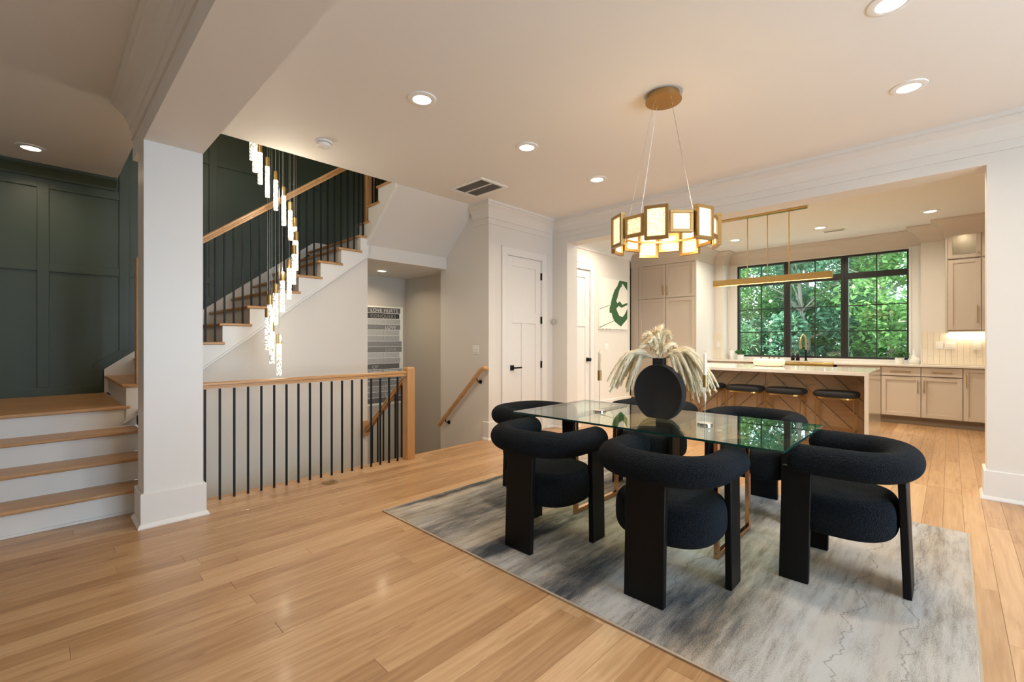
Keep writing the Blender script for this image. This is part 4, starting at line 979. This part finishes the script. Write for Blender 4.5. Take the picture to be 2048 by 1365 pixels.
obj('footrest', MB().box(-.15, .15, -.191, -.179, .20, .212).box(-.15, .15, .179, .191, .20, .212).box(-.156, -.144, -.185, .185, .20, .212).box(.144, .156, -.185, .185, .20, .212), 'darkbrass', s0, local=True)
stl_ = [(.985, 'black-cushioned counter stool nearest the island right end'), (1.515, 'black-cushioned counter stool second from the island right end'), (2.0, 'black-cushioned counter stool third from the island right end'), (2.50, 'black-cushioned counter stool farthest left, behind the pampas')]
s0.location = (6.62, stl_[0][0], 0); s0['label'] = stl_[0][1]
for y, lb in stl_[1:]: dup(s0, (6.62, y, 0), lb)
# bar pendant
bp_ = thing('bar_pendant', 'long brass bar pendant on three rods over the island', 'chandelier', (7.0, 1.82, 2.08))
obj('ceiling_plate', B(6.955, 7.045, 1.36, 2.48, CE-.022, CE), 'brass', bp_, bevel=.003)
for y in (1.566, 1.827, 2.084):
    obj('rod', MB().cyl((7.0, y, 2.16), .0065, CE-.022-2.16, 12).cyl((7.0, y, 2.46), .009, .03, 12), 'brass', bp_, smooth=True)
obj('bar', MB().box(6.965, 7.035, 1.08, 2.55, 2.115, 2.168).box(6.965, 6.970, 1.08, 2.55, 2.082, 2.115).box(7.030, 7.035, 1.08, 2.55, 2.082, 2.115).box(6.970, 7.030, 1.08, 1.085, 2.082, 2.115).box(6.970, 7.030, 2.545, 2.55, 2.082, 2.115), 'brass', bp_, bevel=.001, seg=1)
obj('diffuser', B(6.972, 7.028, 1.09, 2.54, 2.108, 2.114), 'led', bp_)
area('bar_glow', (7.0, 1.815, 2.104), (0, 0, 0), .04, 1.38, 22, (1, .80, .55))
# bowl with pine cones
bw = thing('fruit_bowl', 'low cream oval bowl on the island', 'bowl', (7.18, 1.856, .915))
prof_b = [(.62, 0), (.82, .006), (.96, .028), (1, .058), (.97, .09), (.90, .108), (.86, .112), (.86, .10), (.90, .085), (.92, .058), (.88, .035), (.6, .018), (.05, .016)]
v = []
for s, z in prof_b:
    for k in range(48):
        x, y = superell(2*PI*k/48, .12, .20, 2.6); v.append((7.18+x*s-(0), 1.856+y*s, .915+z))
f = [(i*48+k, i*48+(k+1) % 48, (i+1)*48+(k+1) % 48, (i+1)*48+k) for i in range(len(prof_b)-1) for k in range(48)]
obj('bowl_body', MB().add(v, f+[tuple(reversed(range(48)))]), 'bowl', bw, smooth=True)
M['seed'] = mat('dark_seed_pod', (.07, .03, .02), .6)
for k, (dx, dy, hb, lb) in enumerate(((.0, .10, .03, 'left end'), (.03, .0, .035, 'middle'), (-.02, -.07, .04, 'front right'), (.02, -.12, .03, 'far right'))):
    m = MB()
    for j in range(9):
        z = .935+.012*j; r = .026*math.sin(PI*(j+1.2)/11)
        m.lathe([(r*.5, 0), (r, .006), (r*.6, .012)], (7.18+dx, 1.856+dy, z), 8)
    m.tube([(7.18+dx, 1.856+dy, 1.04), (7.19+dx, 1.846+dy, 1.06)], .002, 5)
    tag(obj('seed_pod', m, 'seed'), 'small dark seed pod poking out of the oval bowl, ' + lb, 'seed pod', 'seed pods in the oval bowl')
# faucet, soap bottles
fx_, fy_ = 9.70, 1.90
fa = thing('faucet', 'black and brass arched faucet behind the sink', 'faucet', (fx_, fy_, .914))
obj('body', MB().lathe([(.028, 0), (.028, .01), (.017, .014), (.017, .20), (.013, .205)], (fx_, fy_, .914), 18), 'blackm', fa, smooth=True)
arc = [(fx_, fy_, 1.11)]+[(fx_-.11+.11*math.cos(a), fy_+.02*(1-math.cos(a)), 1.27+.12*math.sin(a)) for a in [PI*i/14 for i in range(15)]]+[(fx_-.22, fy_+.04, 1.20)]
obj('spout', MB().tube(arc, .012, 12), 'brass', fa, smooth=True); obj('spray_head', MB().cyl((fx_-.22, fy_+.04, 1.13), .016, .08, 14), 'brass', fa, smooth=True)
obj('lever', MB().cyl((fx_, fy_-.05, 1.0), .009, .05, 12, 1).tube([(fx_, fy_-.05, 1.0), (fx_-.01, fy_-.09, 1.01)], .006, 8), 'blackm', fa, smooth=True)
for y, lb in ((2.10, 'black soap bottle with brass pump, left one beside the faucet'), (2.02, 'black soap bottle with brass pump, nearer the faucet')):
    t = thing('soap_bottle', lb, 'bottle', (9.66, y, .914), 0, 'soap bottles on the counter')
    obj('bottle', MB().lathe([(.030, 0), (.032, .004), (.032, .10), (.024, .122), (.012, .132), (.012, .145)], (9.66, y, .914), 20), 'soap', t, smooth=True)
    obj('pump', MB().lathe([(.013, .145), (.013, .158), (.005, .160), (.005, .182), (.002, .183)], (9.66, y, .914), 14).box(9.625, 9.665, y-.004, y+.004, 1.09, 1.098), 'brass', t, smooth=True)
    obj('label_band', MB().lathe([(.0325, .045), (.0325, .075)], (9.66, y, .914), 20), 'cushion', t)
# potted herbs and vases on the counter
def herb(x, y, r, lb, sd_):
    random.seed(sd_)
    t = thing('potted_herb', lb, 'potted plant', (x, y, .914))
    obj('pot', MB().lathe([(.048, 0), (.052, .004), (.060, .092), (.055, .092), (.050, .01), (.002, .01)], (x, y, .914), 28), 'ceramic', t, smooth=True)
    obj('soil', MB().cyl((x, y, .985), .05, .006, 20), 'soil', t)
    m = MB(); cen_ = Vector((x, y, 1.055))
    for k in range(420):
        d = Vector((random.gauss(0, 1), random.gauss(0, 1), random.gauss(0, .8))).normalized(); p = cen_+Vector((d.x*r, d.y*r*1.15, d.z*r*.62))*random.uniform(.35, 1)
        if p.z < 1.0 and (p.x-x)**2+(p.y-y)**2 < .062**2: continue
        a = Vector((random.gauss(0, 1), random.gauss(0, 1), random.gauss(0, .6))).normalized(); b = a.cross(d).normalized(); s = random.uniform(.011, .018)
        m.add([p-a*s, p+b*s*.6, p+a*s, p-b*s*.6], [(0, 1, 2, 3)])
    o = obj('foliage', m, 'herb', t, kind='stuff')
    st_ = MB()
    for k in range(9):
        a = k*.7; st_.tube([(x+.02*math.cos(a), y+.02*math.sin(a), .988), (x+.05*math.cos(a), y+.05*math.sin(a), 1.05)], .0015, 4)
    obj('stems', st_, 'herb', t)
herb(9.60, 2.985, .095, 'small green herb in a white pot at the left window corner', 4)
herb(9.60, .59, .115, 'small green herb in a white pot at the right window corner', 5)
tag(obj('flask_vase', MB().lathe([(.070, 0), (.078, .01), (.080, .065), (.070, .085), (.034, .115), (.020, .145), (.017, .20), (.020, .225), (.015, .225), (.012, .20)], (9.64, .415, .914), 36), 'ceramic', smooth=True), 'white flask-shaped vase between herb pot and backsplash', 'vase')
tag(obj('canister', MB().lathe([(.040, 0), (.043, .005), (.043, .15), (.038, .16), (.012, .165), (.012, .178), (.002, .18)], (9.68, 3.17, .914), 28), 'ceramic', smooth=True), 'small white canister behind the left herb pot', 'canister')

# ================================================================== pictures
ar = thing('abstract_artwork', 'deckle-edged paper with bold green abstract shape on kitchen wall', 'artwork', (7.18, 4.39, 1.5))
ax0, ax1, az0, az1 = 6.715, 7.659, 1.49, 2.39
edge = [(ax0, az1)]+[(ax1, az1)]
random.seed(3)
n_e = 46; bot = [(ax1-(ax1-ax0)*i/n_e, az0+random.uniform(-.012, .008)) for i in range(n_e+1)]
rt_e = [(ax1+random.uniform(-.004, .004), az1-(az1-az0)*i/30) for i in range(1, 30)]
obj('sheet', MB().prism([(ax0, az1), (ax1, az1)]+rt_e+bot, 1, 4.372, 4.398), 'paper', ar)
def U(x, y):   # picture coordinates measured on the sheet (0-1 from left, 0-1 from top)
    return (ax0+(ax1-ax0)*x, az1-(az1-az0)*y)
def shape(pts, mt, dep=.0022):
    pts = [U(*p) for p in pts]
    obj('inked_shape' if mt == 'artgreen' else 'ink_line', MB().prism(pts, 1, 4.372-dep, 4.372), mt, ar)
px_ = [(478, 210), (430, 330), (370, 420), (330, 530), (300, 650), (280, 760), (262, 800), (262, 905), (305, 910), (325, 990), (365, 1080), (430, 1135), (510, 1190), (560, 1130), (655, 1020), (655, 810), (600, 920), (545, 990), (470, 960), (430, 880), (405, 810), (460, 750), (520, 790), (655, 725), (655, 680), (540, 725), (485, 655), (430, 695), (405, 650), (430, 580), (465, 440), (490, 370), (525, 335), (530, 300), (545, 270), (600, 345), (655, 415), (655, 235)]
def uv_(x, y): u = (x-55)/602; t_ = 150+75*u; return (min(u, 1), (y-t_)/(1250-t_))
shape([uv_(*p) for p in px_], 'artgreen')
shape([(.01, .612), (.01, .624), (.37, .530), (.37, .522)], 'artline'); shape([(.01, .968), (.01, .982), (.51, .836), (.51, .828)], 'artline')
# poster with book spines
ps = thing('book_poster', 'black and white poster of stacked book spines above the descending stairs', 'poster', (3.80, 6.44, .38))
px0, px1, pz0, pz1 = 3.40, 4.085, .30, 1.80
obj('sheet', B(px0-.02, px1+.025, 6.43, 6.449, pz0-.03, pz1+.02), 'paper', ps)
spines = [('LOVE HURTS', .10, .6), ('CONQUERS', .045, .3), ('', .42, 0), ('LOVE', .20, .7), ('', .45, 0), ('', .40, 0), ('', .26, 0), ('LOVE', .22, .45), ('', .50, 0), ('', .42, 0), ('OF', .13, .5), ('LOVE STORY', .34, .95), ('', .22, 0), ('LOVE', .20, .45), ('', .30, 0), ('LOVE', .24, .6), ('', .12, 0)]
hgt = (pz1-pz0)/len(spines); random.seed(11)
for i, (tx, g, tc_) in enumerate(spines):
    z1_ = pz1-i*hgt; e0 = px0; e1 = px1-random.choice([0, 0, .01, .03, .045])
    mm = M.setdefault('sp%d' % i, painted('print_grey', (g, g*.96, g*.92), .8, .1, 40)); 
    nz_ = N(mm, 'ShaderNodeTexNoise', i_Scale=28., i_Detail=5.); rr_ = ramp(mm, [(.3, (g*.45,)*3), (.7, (min(1, g*1.5),)*3)]); L(mm, nz_.outputs[0], rr_.inputs[0]); L(mm, rr_.outputs[0], P(mm).inputs['Base Color'])
    s_ = obj('printed_spine', MB().prism([(e0, z1_-hgt+.004), (e1, z1_-hgt+.006), (e1, z1_-.002), (e0, z1_-.003)], 1, 6.4275, 6.43), 'sp%d' % i, ps)
    if tx:
        cu = bpy.data.curves.new('lettering', 'FONT'); cu.body = tx; cu.size = hgt*.86; cu.extrude = .0006; cu.align_x = 'LEFT'; cu.space_character = 1.12
        to = bpy.data.objects.new('lettering', cu); C.objects.link(to)
        dg = bpy.context.evaluated_depsgraph_get(); me = bpy.data.meshes.new_from_object(to.evaluated_get(dg)); bpy.data.objects.remove(to)
        mw = max(v_.co.x for v_ in me.vertices); me.transform(Matrix.Diagonal((min(1, .52/mw) if len(tx) > 7 else 1, 1, 1, 1)))
        me.materials.append(M.setdefault('ink%d' % int(tc_*100), mat('print_ink', (tc_,)*3, .8)))
        lo = bpy.data.objects.new('lettering', me); C.objects.link(lo); lo.parent = s_
        lo.rotation_euler = (PI/2, 0, 0); lo.location = Vector((3.53 if len(tx) > 7 else (3.56 if tx == 'OF' else 3.78), 6.4265, z1_-hgt*.82))-world_loc(ps)

# ================================================================== garden beyond the window
gd = obj('lawn', B(10.2, 34, -16, 22, -1.0, -.9), 'lawn'); tag(gd, 'green garden ground beyond the kitchen window', 'ground', kind='structure')
pt = obj('reflector', B(10.0, 13.0, -6, 10, -.9, -.86), 'reflector'); tag(pt, 'added unseen pale patio outside below the kitchen window', 'reflector', kind='structure')  # unseen pale slab, added to bounce sunlight up onto the kitchen ceiling
def tree(x, y, h, cr, mt, lb, sd_, nleaf=5200, lo=.1, ls=.10):
    random.seed(sd_)
    t = thing('garden_tree', lb, 'tree', (x, y, -.9), 0, 'trees behind the kitchen window')
    br = MB(); trunk = [(x+.1*math.sin(i), y+.1*math.cos(i*1.3), -.9+h*.8*i/6) for i in range(7)]; br.tube(trunk, [.11*(1-i/8) for i in range(7)], 8)
    cl_ = []
    for k in range(16):
        i = random.randint(1, 6); a = random.uniform(0, 2*PI); b = Vector(trunk[i]); e = b+Vector((math.cos(a)*cr*.9, math.sin(a)*cr*.9, random.uniform(.1, .9)*cr*.6))
        br.tube([b, b.lerp(e, .5)+Vector((0, 0, .12)), e], [.03, .018, .007], 5)
    obj('trunk', br, 'bark', t)
    m = MB()
    for k in range(26): cl_.append((Vector((x+random.uniform(-1, 1)*cr*.8, y+random.uniform(-1, 1)*cr*.85, -.9+h*random.uniform(lo, .98))), random.uniform(.35, .62)*cr*.75))
    for k in range(nleaf):
        c_, r_ = random.choice(cl_); d = Vector((random.gauss(0, 1), random.gauss(0, 1), random.gauss(0, 1))).normalized(); p = c_+d*r_*random.uniform(.55, 1.08)
        a = Vector((random.gauss(0, 1), random.gauss(0, 1), random.gauss(0, .5)-.3)).normalized(); nn = Vector((random.gauss(0, .6), random.gauss(0, .6), 1)); b = a.cross(nn).normalized(); s = random.uniform(.5, 1)*ls
        m.add([p-a*s, p+b*s*.42, p+a*s, p-b*s*.42], [(0, 1, 2, 3)])
    obj('foliage', m, mt, t, kind='stuff')
TR = [(14.2, 4.9, 6.0, 1.5, 'leafA', 'light green leafy tree behind the left window unit', 1), (14.6, 2.9, 5.6, 1.4, 'leafC', 'grey-green bushy tree behind the middle window unit', 2),
      (14.0, 1.1, 6.2, 1.4, 'leafA', 'bright green tree behind the right window unit', 3), (13.2, .2, 3.0, 1.0, 'leafA', 'low bright shrub-like tree at the right window corner', 4),
      (17.5, 6.4, 7.5, 2.0, 'leafB', 'tall deep green tree at the far left of the window view', 5), (17.8, 3.4, 7.8, 2.0, 'leafB', 'tall deep green tree farther back in the middle', 6),
      (17.5, .6, 7.6, 2.0, 'leafC', 'tall blue-green tree farther back on the right', 7), (13.6, 3.9, 2.6, .9, 'leafB', 'low dark green shrub-like tree beneath the left window unit', 8),
      (15.6, 2.1, 3.2, 1.2, 'leafA', 'low bright bush filling the gap behind the kitchen faucet', 9), (20.5, 2.3, 8.0, 2.4, 'leafB', 'farthest dark tree in the centre of the window view', 10), (20.5, 6.0, 8.0, 2.4, 'leafC', 'farthest blue-green tree at the left of the window view', 11)]
for q in TR: tree(*q, nleaf=15000 if q[2] > 4 else 7000)
